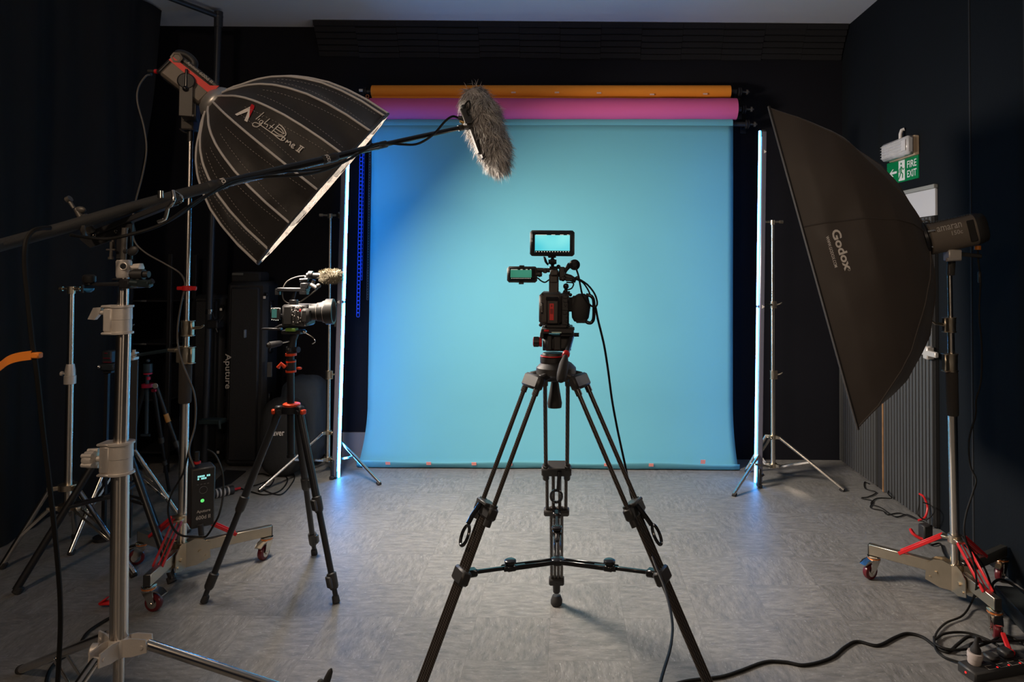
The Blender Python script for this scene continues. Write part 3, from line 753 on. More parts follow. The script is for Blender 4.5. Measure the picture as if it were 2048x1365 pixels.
cR = Hp+dA*LD*.50; mb = MB(); pts = [Hp+dA*LD*.50+(dome(k/2, .50)-cR)*.94 for k in range(NR*2)]
mb.add([cR+dA*.0]+pts, [(0, i+1, (i+1) % (NR*2)+1) for i in range(NR*2)])
glow = mat('dome_diffuser_lit', (.8, .8, .8), .8, emis=(1, .86, .72), estr=DOME_E); mb.obj('lit_diffuser', td, glow, recalc=False)
# writing on the panel: drawn where it sits on the fabric
pl = onto(BV_D, .0055)
def ctile(cx0, cy0, s, x0, y0): return lambda x, y: (x0+x/s, y0+y/s)
q = lambda x, y: (460+x/8.53, 180+y/8.53)
def stroke(mb, pts, r, sm=True):
    w = [pl(*q(x, y)) for x, y in pts]; w = [p for p in w if p]
    mb.tube(spline(w, 5) if sm else w, r, 6)
def patch(mb, pts, n=1):
    def bl(u, v): return tuple((pts[0][i]*(1-u)+pts[1][i]*u)*(1-v)+(pts[3][i]*(1-u)+pts[2][i]*u)*v for i in (0, 1))
    mb.grid([[pl(*q(*bl(i/8, j/8))) for j in range(9)] for i in range(9)])
mb = MB(); patch(mb, [(95, 430), (130, 455), (330, 375), (357, 292)]); patch(mb, [(357, 292), (340, 470), (302, 563), (252, 535)]); mb.obj('emblem_grey', td, lettering, recalc=False)
mb = MB(); patch(mb, [(357, 292), (385, 246), (432, 278), (426, 315)]); patch(mb, [(357, 292), (426, 315), (383, 398), (336, 488)]); mb.obj('emblem_red', td, letterred, recalc=False)
mb = MB(); W = .0019
stroke(mb, [(592, 392), (450, 515)], W, False)                                     # l
stroke(mb, [(520, 500), (482, 530)], W, False); stroke(mb, [(560, 462), (566, 467)], W*1.3, False)   # i
stroke(mb, [(572, 540), (540, 530), (512, 555), (520, 582), (556, 572), (580, 545), (548, 592), (505, 625), (450, 645), (400, 625), (396, 592), (430, 570), (475, 580), (530, 612)], W)   # g
stroke(mb, [(690, 500), (590, 585)], W, False); stroke(mb, [(590, 585), (640, 598), (655, 612), (630, 655)], W)     # h
stroke(mb, [(770, 595), (670, 675)], W, False); stroke(mb, [(690, 615), (748, 665)], W, False)   # t
stroke(mb, [(530, 612), (710, 740), (870, 870)], W, False)                           # underline
stroke(mb, [(850, 598), (712, 740)], W, False)                                      # D bow
stroke(mb, [(850, 595), (910, 650), (950, 715), (955, 770), (925, 800), (860, 802), (790, 785), (712, 742)], W*1.3)
stroke(mb, [(820, 640), (880, 680), (930, 760)], W); stroke(mb, [(790, 672), (860, 720), (915, 760)], W); stroke(mb, [(755, 708), (830, 765), (900, 780)], W)
stroke(mb, [(935, 830), (905, 822), (880, 850), (890, 872), (925, 865), (940, 840), (935, 830)], W*1.3)   # o
stroke(mb, [(945, 905), (985, 868), (985, 905), (1040, 890), (1015, 965)], W*1.3)        # m
stroke(mb, [(1060, 975), (1105, 955), (1095, 935), (1060, 945), (1045, 975), (1060, 998), (1090, 1000)], W*1.3)   # e
stroke(mb, [(1200, 950), (1275, 998)], W*1.2, False); stroke(mb, [(1122, 1035), (1190, 1082)], W*1.2, False); stroke(mb, [(1222, 965), (1145, 1050)], W*1.5, False); stroke(mb, [(1252, 985), (1172, 1070)], W*1.5, False)
mb.obj('lettering', td, lettering)

# ---- its lamp
tl = thing('studio_lamp', TL, 'grey studio lamp with a red stripe behind the dome softbox on the left', 'lamp')
up2 = uA; rotL = Matrix((dA, sA, uA)).transposed(); back = Hp-dA*.0
def LP(x, y, z): return back+dA*(x if x > -.05 else -.05+(x+.05)*.88)+sA*y+uA*z
mb = MB()
mb.box(LP(-.155, 0, -.006), (.210, .100, .106), rotL, .012)
mb.obj('lamp_body', tl, bodygrey)
mb = MB().box(LP(-.276, 0, -.004), (.020, .096, .108), rotL, .008); mb.obj('rear_cap', tl, blackplastic)
# red stripe along the camera side upper edge and flaring at the front
nside = 1 if (sA.y < 0) else -1
mb = MB(); yy = .0515*nside
mb.prism([LP(-.280, yy, .016), LP(-.280, yy, .038), LP(-.060, yy, .040), LP(-.03, yy, .066), LP(-.03, yy, .010), LP(-.060, yy, .010)], sA*nside*.003)
mb.obj('red_stripe', tl, redstripe)
mb = MB().box(LP(-.150, 0, .058), (.21, .086, .026), rotL, .008); mb.obj('top_cover', tl, darkgrey)
mb = MB(); mb.lathe(LP(-.045, 0, 0), dA, [(0, .058), (.02, .076), (.032, .084), (.045, .086), (.055, .082), (.060, .070)], 36); mb.obj('mount_ring', tl, flange)
mb = MB(); mb.tube(spline([LP(-.270, 0, .045), LP(-.285, 0, .072), LP(-.25, 0, .090), LP(-.205, 0, .085), LP(-.19, 0, .06)], 5), .018, 12); mb.obj('carry_handle', tl, blackplastic)
mb = MB(); mb.lathe(LP(-.262, .050*nside, .046), sA*nside, [(0, .026), (.006, .026), (.008, .017), (.004, .016)], 6); mb.obj('handle_knob', tl, bodygrey)
piv = LP(-.150, .05*nside, -.012)
mb = MB(); mb.lathe(piv, sA*nside, [(0, .036), (.014, .038), (.020, .032)], 28); mb.obj('tilt_disc', tl, blackplastic)
mb = MB(); yk = V((TL.x, TL.y, 0)); z1 = piv.z; pr = piv+sA*nside*.014
mb.box((TL.x+.0, TL.y-.0, TL.z+.075), (.06, .07, .15), None, .006)
for sgn in (-1, 1):
    e = LP(-.150, .062*sgn, -.012); b0 = V((e.x, e.y, TL.z+.04)); mb.bar(b0, e, .055, .010, V((0, 1, 0)) if False else sA, .002)
mb.bar(LP(-.150, .066, -.012)*0+V((LP(-.150, .066, 0).x, LP(-.150, .066, 0).y, TL.z+.045)), V((LP(-.150, -.066, 0).x, LP(-.150, -.066, 0).y, TL.z+.045)), .055, .012, None, .002)
mb.obj('yoke', tl, darkgrey)
mb = MB(); mb.tube([pr+uA*.05*0+V((0, 0, .055)), pr+V((0, 0, .02)), pr+V((0, 0, -.03))], [.006, .008, .009], 10); mb.ball(pr+V((0, -.006, -.036)), .013); mb.obj('tilt_lever', tl, blackgloss)
mb = MB(); mb.cyl(TL-V((0, 0, .05)), TL+V((0, 0, .02)), .014); wing(mb, TL+V((-.012, 0, -.01)), (-1, 0, .2), .03); mb.obj('stand_socket', tl, blackmetal)
# lettering on the top cover edge
bt = MB(); bt.box(LP(-.165, 0, .050), (.24, .078, .022), rotL, .0); bv = bvh_of(bt); pq = onto(bv, .001)
def lf(x0, x1): return lambda u, v: LP(x0+(x1-x0)*u, .0445*nside, .052+.015*v)
mb = MB(); write(mb, 'Aputure', lf(-.215, -.145)); write(mb, '600d II', lf(-.138, -.065)); mb.obj('lettering', tl, lettergrey)
cable('lamp_cable', [LP(-.285, 0, -.045)+V((-.05, 0, .003)), P(303, 150, 3.28), P(292, 152, 3.28), P(277, 175, 3.28), P(275, 205, 3.28), P(288, 255, 3.28), P(293, 300, 3.28), P(285, 350, 3.28), P(272, 400, 3.28), P(265, 440, 3.28), P(268, 480, 3.28), P(290, 505, 3.28), P(330, 528, 3.28), P(358, 545, 3.28), P(369, 562, 3.25), P(369, 577, 3.24), P(362, 610, 3.26), P(356, 650, 3.26), P(356, 690, 3.2), P(366, 730, 3.2), P(389, 790, 3.20), P(390, 850, 3.2), P(378, 900, 3.17), P(388, 935, 3.13)], .0042,
      'thin dark cable looping from the striped lamp down the left rolling stand', cable_grey)
mb = MB(); e = LP(-.285, 0, -.045); xl = V((-1, 0, .05)); mb.use(blackrubber).cyl(e, e+xl*.055, .008); o = mb.use(red).cyl(e+xl*.012, e+xl*.024, .0105).obj('cable_plug', tl, red)

# ================================================================== RECTANGULAR SOFTBOX (right)
Lp = P(1853, 474, 3.06); ph = R(14.5); dB = V((-.943*math.cos(ph), .333*math.cos(ph), -math.sin(ph))).normalized()
wB = V((-.333, -.943, 0)).normalized(); uB = wB.cross(dB).normalized()
if uB.z < 0: uB = -uB
LB = .50; aB = .690; bB = .40
TT = [(0, .06), (.03, .16), (.10, .37), (.20, .53), (.45, .77), (.75, .92), (1, 1)]
TBm = [(0, .06), (.02, .22), (.06, .37), (.20, .62), (.49, .88), (.77, .98), (1, 1)]
TC = [(0, .05), (.04, .15), (.10, .26), (.20, .39), (.43, .65), (.55, .75), (.80, .90), (1, 1)]
TN = [(0, .06), (.05, .22), (.12, .42), (.25, .64), (.5, .86), (.8, .96), (1, 1)]
dirs = [(1, 0, TT), (1, 1, TC), (.23, 1, TN), (-1, 1, TC), (-1, 0, TBm), (-1, -1, TC), (0, -1, TN), (1, -1, TC)]
def sb(k, u, off=0):
    p = sb0(k, u, off); c = Lp+dB*LB*u; n = (p-c); L = n.length
    if L < .05: return p
    q = p*3.2; w = abs(mnoise.noise(q))*-.022+mnoise.noise(p*7.5+V((3, 1, 2)))*.007
    return p+n/L*(w+.006)*min(1, L/.3)*min(1, (1.02-u)*5)
def sb0(k, u, off=0):
    i = int(math.floor(k)) % 8; j = (i+1) % 8; fr = k-math.floor(k)
    def pt(q):
        a, b, tb = dirs[q]; g = gi(tb, u)*(1+off); return Lp+dB*LB*u+uB*(aB*a*g)+wB*(bB*b*g)
    a, b = pt(i), pt(j); mid = a.lerp(b, fr); c = Lp+dB*LB*u
    bulge = .03*math.sin(math.pi*fr)*math.sin(math.pi*min(1, u)) ; return mid+(mid-c)*bulge
ts = thing('rectangular_softbox', Lp, 'big black rectangular softbox on the right, seen from its back and side', 'softbox')
mb = MB(); us = [0, .01, .02, .035, .05, .075]+[.10+.025*i for i in range(37)]
mb.grid([[sb((k % 192)/24, u) for u in us] for k in range(193)])
sbf = mat('softbox_fabric', (.072, .058, .050), .55, noise=.10, nscale=5, bump=.6, bscale=9, sheen=.1)
mb.obj('fabric_shell', ts, sbf, recalc=False, sharp=32); BV_S = bvh_of(mb)
MB().grid([[sb((k % 64)/8, u, -.02) for u in us] for k in range(65)]).obj('silver_lining', ts, MATS['silver_lining'], recalc=False)
for k in range(8): MB().tube([sb(k, u, -.006) for u in us], .0045, 6).obj('rib', ts, sbf)
MB().tube([sb(k/8, 1.0, .003) for k in range(64)], .007, 6, closed=True).obj('rim_binding', ts, mat('binding_black', (.02, .017, .016), .7))
mb = MB(); c = Lp+dB*LB*.70; mb.add([c+uB*aB*.80*x+wB*bB*.80*y for x, y in ((-1, -1), (-1, 1), (1, 1), (1, -1))], [(0, 1, 2, 3)])
mb.obj('lit_diffuser', ts, mat('softbox_diffuser_lit', (.8, .8, .8), .8, emis=(1, .86, .72), estr=SOFT_E), recalc=False)
pl2 = onto(BV_S, .003)
def softtext(txt, o, ex, ey, name='lettering', m=lettering):
    mb = MB()
    def fn(u, v):
        p = pl2(o[0]+ex[0]*u+ey[0]*v, o[1]+ex[1]*u+ey[1]*v); return p or Lp
    write(mb, txt, fn, .03 if len(txt) < 8 else .01); return mb.obj(name, ts, m, recalc=False)
softtext('Godox', (1661, 463), (28, 80), (17, -6))
softtext('WWW.GODOX.COM', (1651, 474), (18, 62), (6, -2))
mb = MB(); c = pl2(1698, 540); mb.ring(c, wB, .0042, .0006, 16, 4); mb.obj('registered_mark', ts, lettering)
# horizontal crease across the panel
# ---- the lamp
tb = thing('studio_lamp', TR, 'brown grey cylindrical studio lamp behind the right softbox', 'lamp')
rotB = Matrix((-dB, wB, uB)).transposed()
# lamp axis from the photo: from the ring up to the right
dC = (P(1958, 455, 3.02)-P(1853, 478, 3.06)).normalized(); wC = V((0, -1, 0)); wC = (wC-dC*wC.dot(dC)).normalized(); uC = dC.cross(wC)*-1
if uC.z < 0: uC = -uC
def LQ(x, y, z): return Lp+V((0, 0, -.012))+dC*x*.955+wC*y+uC*z
mb = MB()
def rr(rw, rh, n=40, e=3.2):
    out = []
    for i in range(n):
        a = 2*math.pi*i/n; c, s_ = math.cos(a), math.sin(a); out.append((rw*abs(c)**(2/e)*(1 if c > 0 else -1), rh*abs(s_)**(2/e)*(1 if s_ > 0 else -1)))
    return out
def loft(mb, secs, fn, cap=True):
    n = len(secs[0][1]); vs = [fn(x, a, b) for x, ring in secs for a, b in ring]
    fs = [(i*n+k, i*n+(k+1) % n, (i+1)*n+(k+1) % n, (i+1)*n+k) for i in range(len(secs)-1) for k in range(n)]
    if cap: fs += [tuple(range(n))[::-1], tuple((len(secs)-1)*n+k for k in range(n))]
    mb.add(vs, fs)
loft(mb, [(.0, rr(.066, .066)), (.005, rr(.071, .071)), (.20, rr(.071, .071))], LQ); mb.obj('lamp_body', tb, bodygrey)
mb = MB(); loft(mb, [(.2, rr(.0705, .0705)), (.215, rr(.070, .070)), (.245, rr(.062, .064)), (.252, rr(.054, .056))], LQ); mb.obj('rear_cap', tb, blackplastic)
mb = MB(); mb.box(LQ(.175, .0705, 0), (.030, .006, .095), Matrix((dC, wC, uC)).transposed(), .0029); mb.obj('vent_slot', tb, mat('vent_dark', (.012, .010, .009), .7))
mb = MB()
for k in range(16): mb.box(LQ(.02+.011*k, .02, .0705), (.004, .06, .003), Matrix((dC, wC, uC)).transposed())
mb.obj('cooling_fins', tb, darkgrey)
mb = MB(); mb.lathe(Lp+dB*.022, -dB, [(0, .060), (.006, .078), (.018, .078), (.024, .066), (.04, .064)], 36); mb.obj('mount_ring', tb, blackmetal)
mb = MB()
for (a, b) in ((.075, .0), (.02, .072), (-.05, .055)): mb.tube([Lp+uB*a+wB*b, Lp+uB*a*.95+wB*b-dB*.025, Lp+uB*a*.8+wB*b*1.05-dB*.03], .005, 8)
mb.obj('mount_clips', tb, chrome)
def lt(x0, x1, z0, z1): return lambda u, v: LQ(x0+(x1-x0)*u, .0722, z0+(z1-z0)*v)
mb = MB(); write(mb, 'amaran', lt(.030, .137, .026, .048)); write(mb, '150c', lt(.088, .135, -.001, .018)); mb.obj('lettering', tb, lettergrey)
mb = MB(); mb.box(P(1905, 511, 3.02), (.058, .05, .05), None, .004); mb.cyl(P(1893, 520, 2.99), P(1918, 518, 2.99), .008); mb.obj('tilt_bracket', tb, castal)
mb = MB(); mb.bar(P(1915, 508, 3.04), P(1963, 513, 3.03), .014, .018, None, .003); mb.obj('tilt_handle', tb, blackplastic)
mb = MB(); mb.cyl(P(1903, 520, 3.06), P(1901, 550, 3.07), .017); mb.tube([P(1899, 532, 3.04), P(1899, 548, 3.03)], .006, 8); mb.obj('stand_socket', tb, darkgrey)
mb = MB(); mb.cyl(P(1955, 492, 3.04), P(1955, 500, 3.04), .014); mb.obj('orange_plug', tb, orangeplastic)
cable('power_cable', [P(1955, 497, 3.04), P(1957, 530, 3.04), P(1961, 560, 3.04), P(1958, 630, 3.0), P(1963, 690, 3.0), P(1962, 760, 3.0), P(1952, 800, 3.0), P(1951, 830, 3.0), P(1938, 880, 3.0), P(1940, 930, 2.98), P(1952, 960, 2.95), P(1946, 985, 2.93), P(1932, 1030, 2.92), P(1929, 1070, 2.9), P(1946, 1120, 2.90), P(1953, 1170, 2.90), F(1943, 1205, .03), F(1925, 1232, .012), F(1890, 1248, .01), F(1870, 1275, .01), F(1880, 1310, .01), F(1950, 1335, .01)], .0042, 'thin black cable hanging from the right lamp and looping on the floor', n=6)
mb = MB().box(P(1959, 555, 3.04), (.014, .014, .05), None, .004); mb.obj('cable_ferrule', tb, blackplastic)
# ================================================================== CENTRE TRIPOD AND CINEMA CAMERA
YT = 2.42
def Q(x, y, dy=0.0): return P(x, y, YT+dy)
K = YT/FPX
Ct = V((Q(1112, 760).x, YT, 0))
ft = [F(1113, 1211), F(806, 1500), F(1459, 1500)]
tt = thing('camera_tripod', Ct, 'large carbon fibre tripod with twin tube legs in the middle of the floor', 'tripod')
zh = Q(1112, 752).z
def tripod_leg(foot, hipr=.085, zhip=zh, tw=.042):
    d = V((foot.x-Ct.x, foot.y-Ct.y, 0)).normalized(); s = d.cross(V((0, 0, 1)))
    hip = Ct+V((0, 0, zhip))+d*hipr; f0 = foot+V((0, 0, .05)); ax = (f0-hip); L = ax.length; ax.normalize(); n = s.cross(ax).normalized()
    rot = Matrix((ax, s, n)).transposed()
    at = lambda q, a=0, b=0: hip+ax*(L*q)+s*a+n*b
    q1 = .415; q2 = .585; rear = foot.y > YT; q3 = .93
    lg = MB().box(at(.012), (.05, tw*2+.03, .030), rot, .008).obj('leg', tt, blackplastic); lg['_b'] = tt['_b']
    mb = MB()
    for sg in (-1, 1): mb.cyl(at(.0, sg*tw), at(q1+.0, sg*tw), .0078)
    for sg in (-1, 1): mb.cyl(at(.012, sg*tw), at(.05, sg*tw), .011)
    mb.obj('upper_tubes', lg, carbon)
    mb = MB(); mb.box(at(q1-.016), (.040, tw*2+.034, .034), rot, .006); mb.box(at(q1-.034, 0, .004), (.012, tw*1.7, .05), rot, .003)
    for sg in (-1, 1): mb.cyl(at(q1-.04, sg*tw), at(q1+.02, sg*tw), .013)
    mb.obj('stage_lock', lg, blackplastic)
    mb = MB(); k0 = at(q1+.0, 0, -.022) if n.y > 0 else at(q1, 0, .022); nn = n if n.y < 0 else -n
    mb.tube([at(q1-.03)+nn*.02+s*.012, at(q1+.01)+nn*.034+s*.010, at(q1+.035)+nn*.040+s*.008], .008, 8)
    cc = at(q1+.065)+nn*.040; aa, bb = ax, s
    mb.tube([cc+(aa*math.cos(2*math.pi*k/20)*.032+bb*math.sin(2*math.pi*k/20)*.022) for k in range(20)], .0055, 8, closed=True)
    mb.obj('lock_lever', lg, blackgloss)
    mb = MB()
    for a in ((-.038, -.013, .013, .038) if rear else (-.024, -.008, .008, .024)): mb.cyl(at(q1-.02, a), at(q2+.0, a), .0068)
    mb.obj('middle_tubes', lg, carbon)
    MB().box(at(q2), (.030 if rear else .045, .104 if rear else .076, .034), rot, .006).obj('lower_lock', lg, blackplastic)
    mb = MB()
    for a in (-.022, -.0075, .0075, .022): mb.cyl(at(q2-.02, a), at(q3, a), .0066)
    mb.obj('lower_tubes', lg, carbon)
    mb = MB(); mb.box(at(q3), (.04, .066, .03), rot, .006); mb.cyl(at(q3), at(.985), .016); mb.lathe(V((foot.x, foot.y, .003)), (0, 0, 1), [(0, .022), (.006, .026), (.020, .026), (.040, .018)], 20); mb.obj('rubber_foot', lg, blackrubber)
    return at(q2-.005, 0, 0)
brk = [tripod_leg(f) for f in ft]
# spreader
sc = Q(1120, 1128, .12); sc = V((Ct.x+.01, YT+.04, (brk[1].z+brk[2].z)/2-.050))
mb = MB(); mb.lathe(sc-V((0, 0, .012)), (0, 0, 1), [(0, .016), (.004, .024), (.02, .024), (.024, .018)], 20); hubo = mb.obj('spreader_hub', tt, blackgloss)
for b in brk:
    d = (b-sc); L = d.length; mid = sc+d*.52; up = V((0, 0, 1)); s = d.normalized().cross(up).normalized()
    mb = MB(); e = b-d.normalized()*.03
    for sg in (-1, 1): mb.bar(sc+s*sg*.011, mid+s*sg*.011+d.normalized()*.03, .006, .016, None, .002)
    mb.bar(mid-d.normalized()*.06, e, .012, .012, None, .002); mb.box(mid, (.035, .035, .02), Matrix((d.normalized(), s, s.cross(d.normalized()))).transposed(), .004)
    mb.box(e, (.045, .034, .024), Matrix((d.normalized(), s, s.cross(d.normalized()))).transposed(), .005)
    mb.lathe(mid+V((0, 0, .008)), (0, 0, 1), [(0, .010), (.006, .020), (.016, .020), (.019, .015)], 16); mb.obj('spreader_arm', tt, blackgloss)
# crown / bowl
c0 = V((Ct.x, YT, 0)); mb = MB()
zc_ = lambda py: Q(1112, py).z
mb.lathe((Ct.x, YT, zc_(752)), (0, 0, 1), [(0, .055), (.01, .072), (.03, .070), (.045, .055), (.05, .045)], 32)
for f in ft:
    d = V((f.x-Ct.x, f.y-Ct.y, 0)).normalized(); s = d.cross(V((0, 0, 1)))
    for sg in (-1, 1): mb.bar(V((Ct.x, YT, zc_(745)))+d*.03+s*sg*.02, V((Ct.x, YT, zh))+d*.085+s*sg*.040, .022, .026, None, .005)
    mb.bar(V((Ct.x, YT, zh-.004))+d*.085-s*.05, V((Ct.x, YT, zh-.004))+d*.085+s*.05, .028, .030, None, .006)
mb.obj('crown', tt, blackplastic)
mb = MB(); mb.lathe((Ct.x-.004, YT, zc_(764)), (0, 0, -1), [(0, .013), (.01, .015), (.03, .018), (.075, .026), (.090, .024), (.092, .01)], 20); mb.obj('bowl_handle', tt, blackrubber)

# ---- fluid head
th = thing('fluid_head', V((Ct.x, YT, zc_(735))), 'black fluid head with red ringed knobs and pan handle on the centre tripod', 'tripod head')
o = Ct.x
mb = MB(); mb.lathe((Q(1106, 735).x, YT, zc_(740)), (0, 0, 1), [(0, .035), (.012, .040), (.028, .046), (.03, .046), (.044, .046), (.046, .040), (.054, .040), (.06, .036)], 36)
mb.obj('pan_base', th, blackplastic)
mb = MB(); mb.ring((Q(1106, 714).x, YT, zc_(712)), (0, 0, 1), .0425, .0028); mb.ring((Q(1106, 714).x, YT, zc_(725)), (0, 0, 1), .0435, .0016); mb.obj('red_ring', th, red)
mb = MB(); mb.pbox(1086, 672, 1140, 704, YT-.042, .085, .012); mb.pbox(1094, 670, 1104, 702, YT-.05, .03, .004); mb.pbox(1107, 672, 1122, 702, YT-.048, .03, .004); mb.obj('tilt_housing', th, blackplastic)
mb = MB(); c = Q(1092, 684); mb.cyl(Q(1086, 684), Q(1098, 684), .031, seg=28); mb.cyl(Q(1128, 684), Q(1142, 684), .031, seg=28); mb.obj('drag_drums', th, blackgloss)
mb = MB(); mb.cyl(Q(1079, 684), Q(1084, 684), .018, seg=28); mb.obj('red_ring', th, red)
mb = MB(); a = Q(1066, 684); mb.lathe(a, (1, 0, 0), [(0, .013), (.002, .0165), (.022, .0165), (.023, .013)], 24)
for k in range(10): an = 2*math.pi*k/10; mb.cyl(a+V((.003, .016*math.cos(an), .016*math.sin(an))), a+V((.020, .016*math.cos(an), .016*math.sin(an))), .0026, seg=6)
mb.obj('drag_knob', th, blackplastic)
mb = MB(); mb.ring(Q(1067.5, 684), (1, 0, 0), .0158, .0012, 24, 6); mb.obj('red_edge', th, red)
mb = MB(); mb.pbox(1082, 657, 1146, 668, YT-.07, .15, .003); mb.pbox(1080, 664, 1088, 678, YT-.06, .12, .003); mb.pbox(1120, 664, 1148, 674, YT-.05, .1, .003); mb.cyl(Q(1147, 670), Q(1158, 670), .007); mb.pbox(1136, 655, 1149, 662, YT-.06, .02, .002); mb.obj('plate_clamp', th, blackplastic)
mb = MB(); mb.pbox(1088, 660, 1098, 664, YT-.074, .01, .001); mb.obj('red_release', th, red)
mb = MB(); mb.pbox(1103, 664.4, 1123, 667, YT-.074, .004, .001); mb.obj('bubble_level', th, mat('level_glass', (.55, .75, .68), .2))
mb = MB(); mb.tube([Q(1144, 672, -.03), Q(1139, 690, -.10), Q(1133, 708, -.16)], .0085, 12); mb.obj('pan_rod', th, mat('pan_rod_metal', (.05, .055, .07), .25, .5))
mb = MB(); mb.lathe(Q(1133, 706, -.155), Q(1129, 722, -.20)-Q(1133, 706, -.155), [(0, .010), (.004, .0125), (.014, .0125), (.018, .010)], 20); mb.obj('red_collar', th, red)
mb = MB(); a = Q(1131, 713, -.18); b = Q(1121, 763, -.27); d = b-a; Ld = d.length; mb.lathe(a, d, [(0, .008), (.01, .010), (Ld*.35, .0155), (Ld*.7, .0165), (Ld*.93, .014), (Ld, .008)], 24); mb.obj('pan_grip', th, blackrubber)

# ---- camera
tc_ = thing('cinema_camera', Q(1110, 657, .0), 'grey black cinema camera with red battery mark on the centre tripod', 'camera')
mb = MB(); mb.pbox(1078, 586, 1123, 650, YT-.075, .16, .010); mb.obj('body', tc_, camgrey)
mb = MB(); mb.pbox(1121, 588, 1138, 654, YT-.062, .15, .006)
for k in range(7): mb.pbox(1124+random.random()*8, 592+k*8, 1132+random.random()*5, 597+k*8, YT-.066, .01, .001)
mb.obj('side_module', tc_, blackplastic)
mb = MB(); mb.pbox(1083, 588, 1086, 590, YT-.08, .01); mb.pbox(1092, 594, 1117, 602, YT-.078, .012, .002); mb.pbox(1093, 601, 1094.5, 648, YT-.078, .01, .001); mb.pbox(1116, 596, 1118, 650, YT-.079, .012, .001); mb.pbox(1082, 606, 1086, 628, YT-.079, .012, .001); mb.obj('rear_recess', tc_, blackgloss)
mb = MB(); mb.pbox(1094.5, 602, 1116, 648, YT-.083, .03, .003); mb.obj('battery', tc_, mat('battery_grey', (.045, .036, .032), .5))
mb = MB(); mb.pbox(1099, 607.5, 1107.5, 641, YT-.0845, .003, .0004); mb.obj('battery_mark', tc_, mat('battery_red', (.62, .035, .03), .5))
mb = MB(); mb.pbox(1100.5, 618, 1106, 628, YT-.0858, .001, .0003); mb.pbox(1102, 610, 1104.5, 614, YT-.0858, .001, .0003); mb.obj('battery_print', tc_, mat('battery_print', (.25, .02, .02), .5))
mb = MB()
for k in range(6): mb.pbox(1083, 608+k*3, 1084.6, 609.6+k*3, YT-.0805, .002, .0003)
mb.obj('port_marks', tc_, lettergrey)
mb = MB(); mb.ball(Q(1081.5, 650, -.05), .007); mb.pbox(1083, 640, 1091, 651, YT-.07, .03, .003); mb.obj('rear_catch', tc_, blackplastic)
mb = MB(); mb.pbox(1093, 649, 1134, 657, YT-.07, .15, .003); mb.pbox(1088, 652, 1140, 656, YT-.05, .1, .002); mb.obj('base_plate', tc_, blackplastic)
# lens pointing at the backdrop (hidden behind) and top handle
mb = MB(); mb.lathe(Q(1106, 618, .085), (0, 1, 0), [(0, .040), (.02, .042), (.06, .046), (.10, .050), (.12, .050)], 32); mb.obj('lens', tc_, blackplastic)
mb = MB(); mb.pbox(1098, 548, 1117, 587, YT-.02, .05, .004); mb.pbox(1100, 540, 1116, 552, YT-.03, .14, .004); mb.pbox(1099, 552, 1115, 566, YT-.024, .02, .003); mb.obj('top_handle', tc_, camgrey)
# side grip with strap loop
mb = MB(); a = Q(1165, 592, -.02); b = Q(1160, 640, -.02)
loft(mb, [(0, rr(.012, .020, 24, 2.5)), (.008, rr(.024, .030, 24, 2.5)), (.045, rr(.034, .036, 24, 2.5)), (.085, rr(.030, .034, 24, 2.5)), (.098, rr(.022, .028, 24, 2.5))], lambda x, p, r_: Q(1163, 588, -.02)+V((p-.004*x/.1, r_, -x*.98)))
mb.pbox(1152, 638, 1172, 647, YT-.05, .05, .003); mb.pbox(1136, 596, 1152, 624, YT-.04, .06, .004); mb.pbox(1146, 610, 1154, 638, YT-.045, .05, .004); mb.obj('side_grip', tc_, blackrubber)
mb = MB(); mb.tube(spline([Q(1172, 590, -.03), Q(1181, 592, -.03), Q(1187, 600, -.03), Q(1188, 620, -.03), Q(1187, 638, -.03), Q(1182, 646, -.03), Q(1174, 645, -.03), Q(1170, 640, -.03)], 5), .0062, 10); mb.obj('hand_strap', tc_, blackgloss)
# knobs and rods around the handle
mb = MB(); mb.ball(Q(1132, 573, -.03), .0105); mb.cyl(Q(1132, 578, -.03), Q(1132, 590, -.02), .006); mb.ball(Q(1131, 583, -.03), .008, (1, 1, .7)); mb.cyl(Q(1126, 586, -.03), Q(1140, 586, -.03), .006)
for (x, y) in ((1128, 592), (1141, 590), (1148, 595), (1136, 600)): mb.ball(Q(x, y, -.03), .006)
mb.obj('accessory_mount', tc_, blackgloss)
mb = MB()
mb.tube([Q(1116, 546, 0), Q(1128, 552, -.0), Q(1140, 556, 0), Q(1152, 562, 0)], [.012, .011, .012, .009], 10)
mb.tube([Q(1124, 552, 0), Q(1132, 540, -.01), Q(1138, 532, -.02)], [.008, .007, .009], 10)
mb.pbox(1118, 534, 1130, 562, YT-.02, .03, .004); mb.pbox(1130, 556, 1146, 563, YT-.03, .03, .004); mb.ball(Q(1126, 558, -.02), .009); mb.tube([Q(1148, 560, -.02), Q(1155, 555, -.03)], .006, 8); mb.obj('side_bracket', tc_, blackplastic)
mb = MB(); c = Q(1148, 530, -.03); mb.lathe(c-V((0, -.01, 0)), (.15, -1, 0), [(0, .018), (.004, .019), (.016, .019), (.020, .012)], 24); mb.lathe(c, (.15, -1, 0), [(.01, .008), (.016, .008)], 16); mb.pbox(1134, 526, 1146, 534, YT-.02, .03, .004); mb.obj('rosette_clamp', tc_, blackgloss)
subcable(tc_, 'camera_cable', [Q(1151, 534, -.04), Q(1157, 552, -.05), Q(1160, 568, -.05), Q(1165, 590, -.05), Q(1175, 605, -.05), Q(1186, 614, -.05), Q(1193, 612, -.05), Q(1194, 602, -.05), Q(1188, 586, -.05), Q(1175, 570, -.05), Q(1160, 560, -.05), Q(1150, 557, -.04)], .0032)
subcable(tc_, 'camera_cable', [Q(1150, 558, -.03), Q(1165, 565, -.03), Q(1176, 580, -.03), Q(1182, 594, -.03)], .0028)
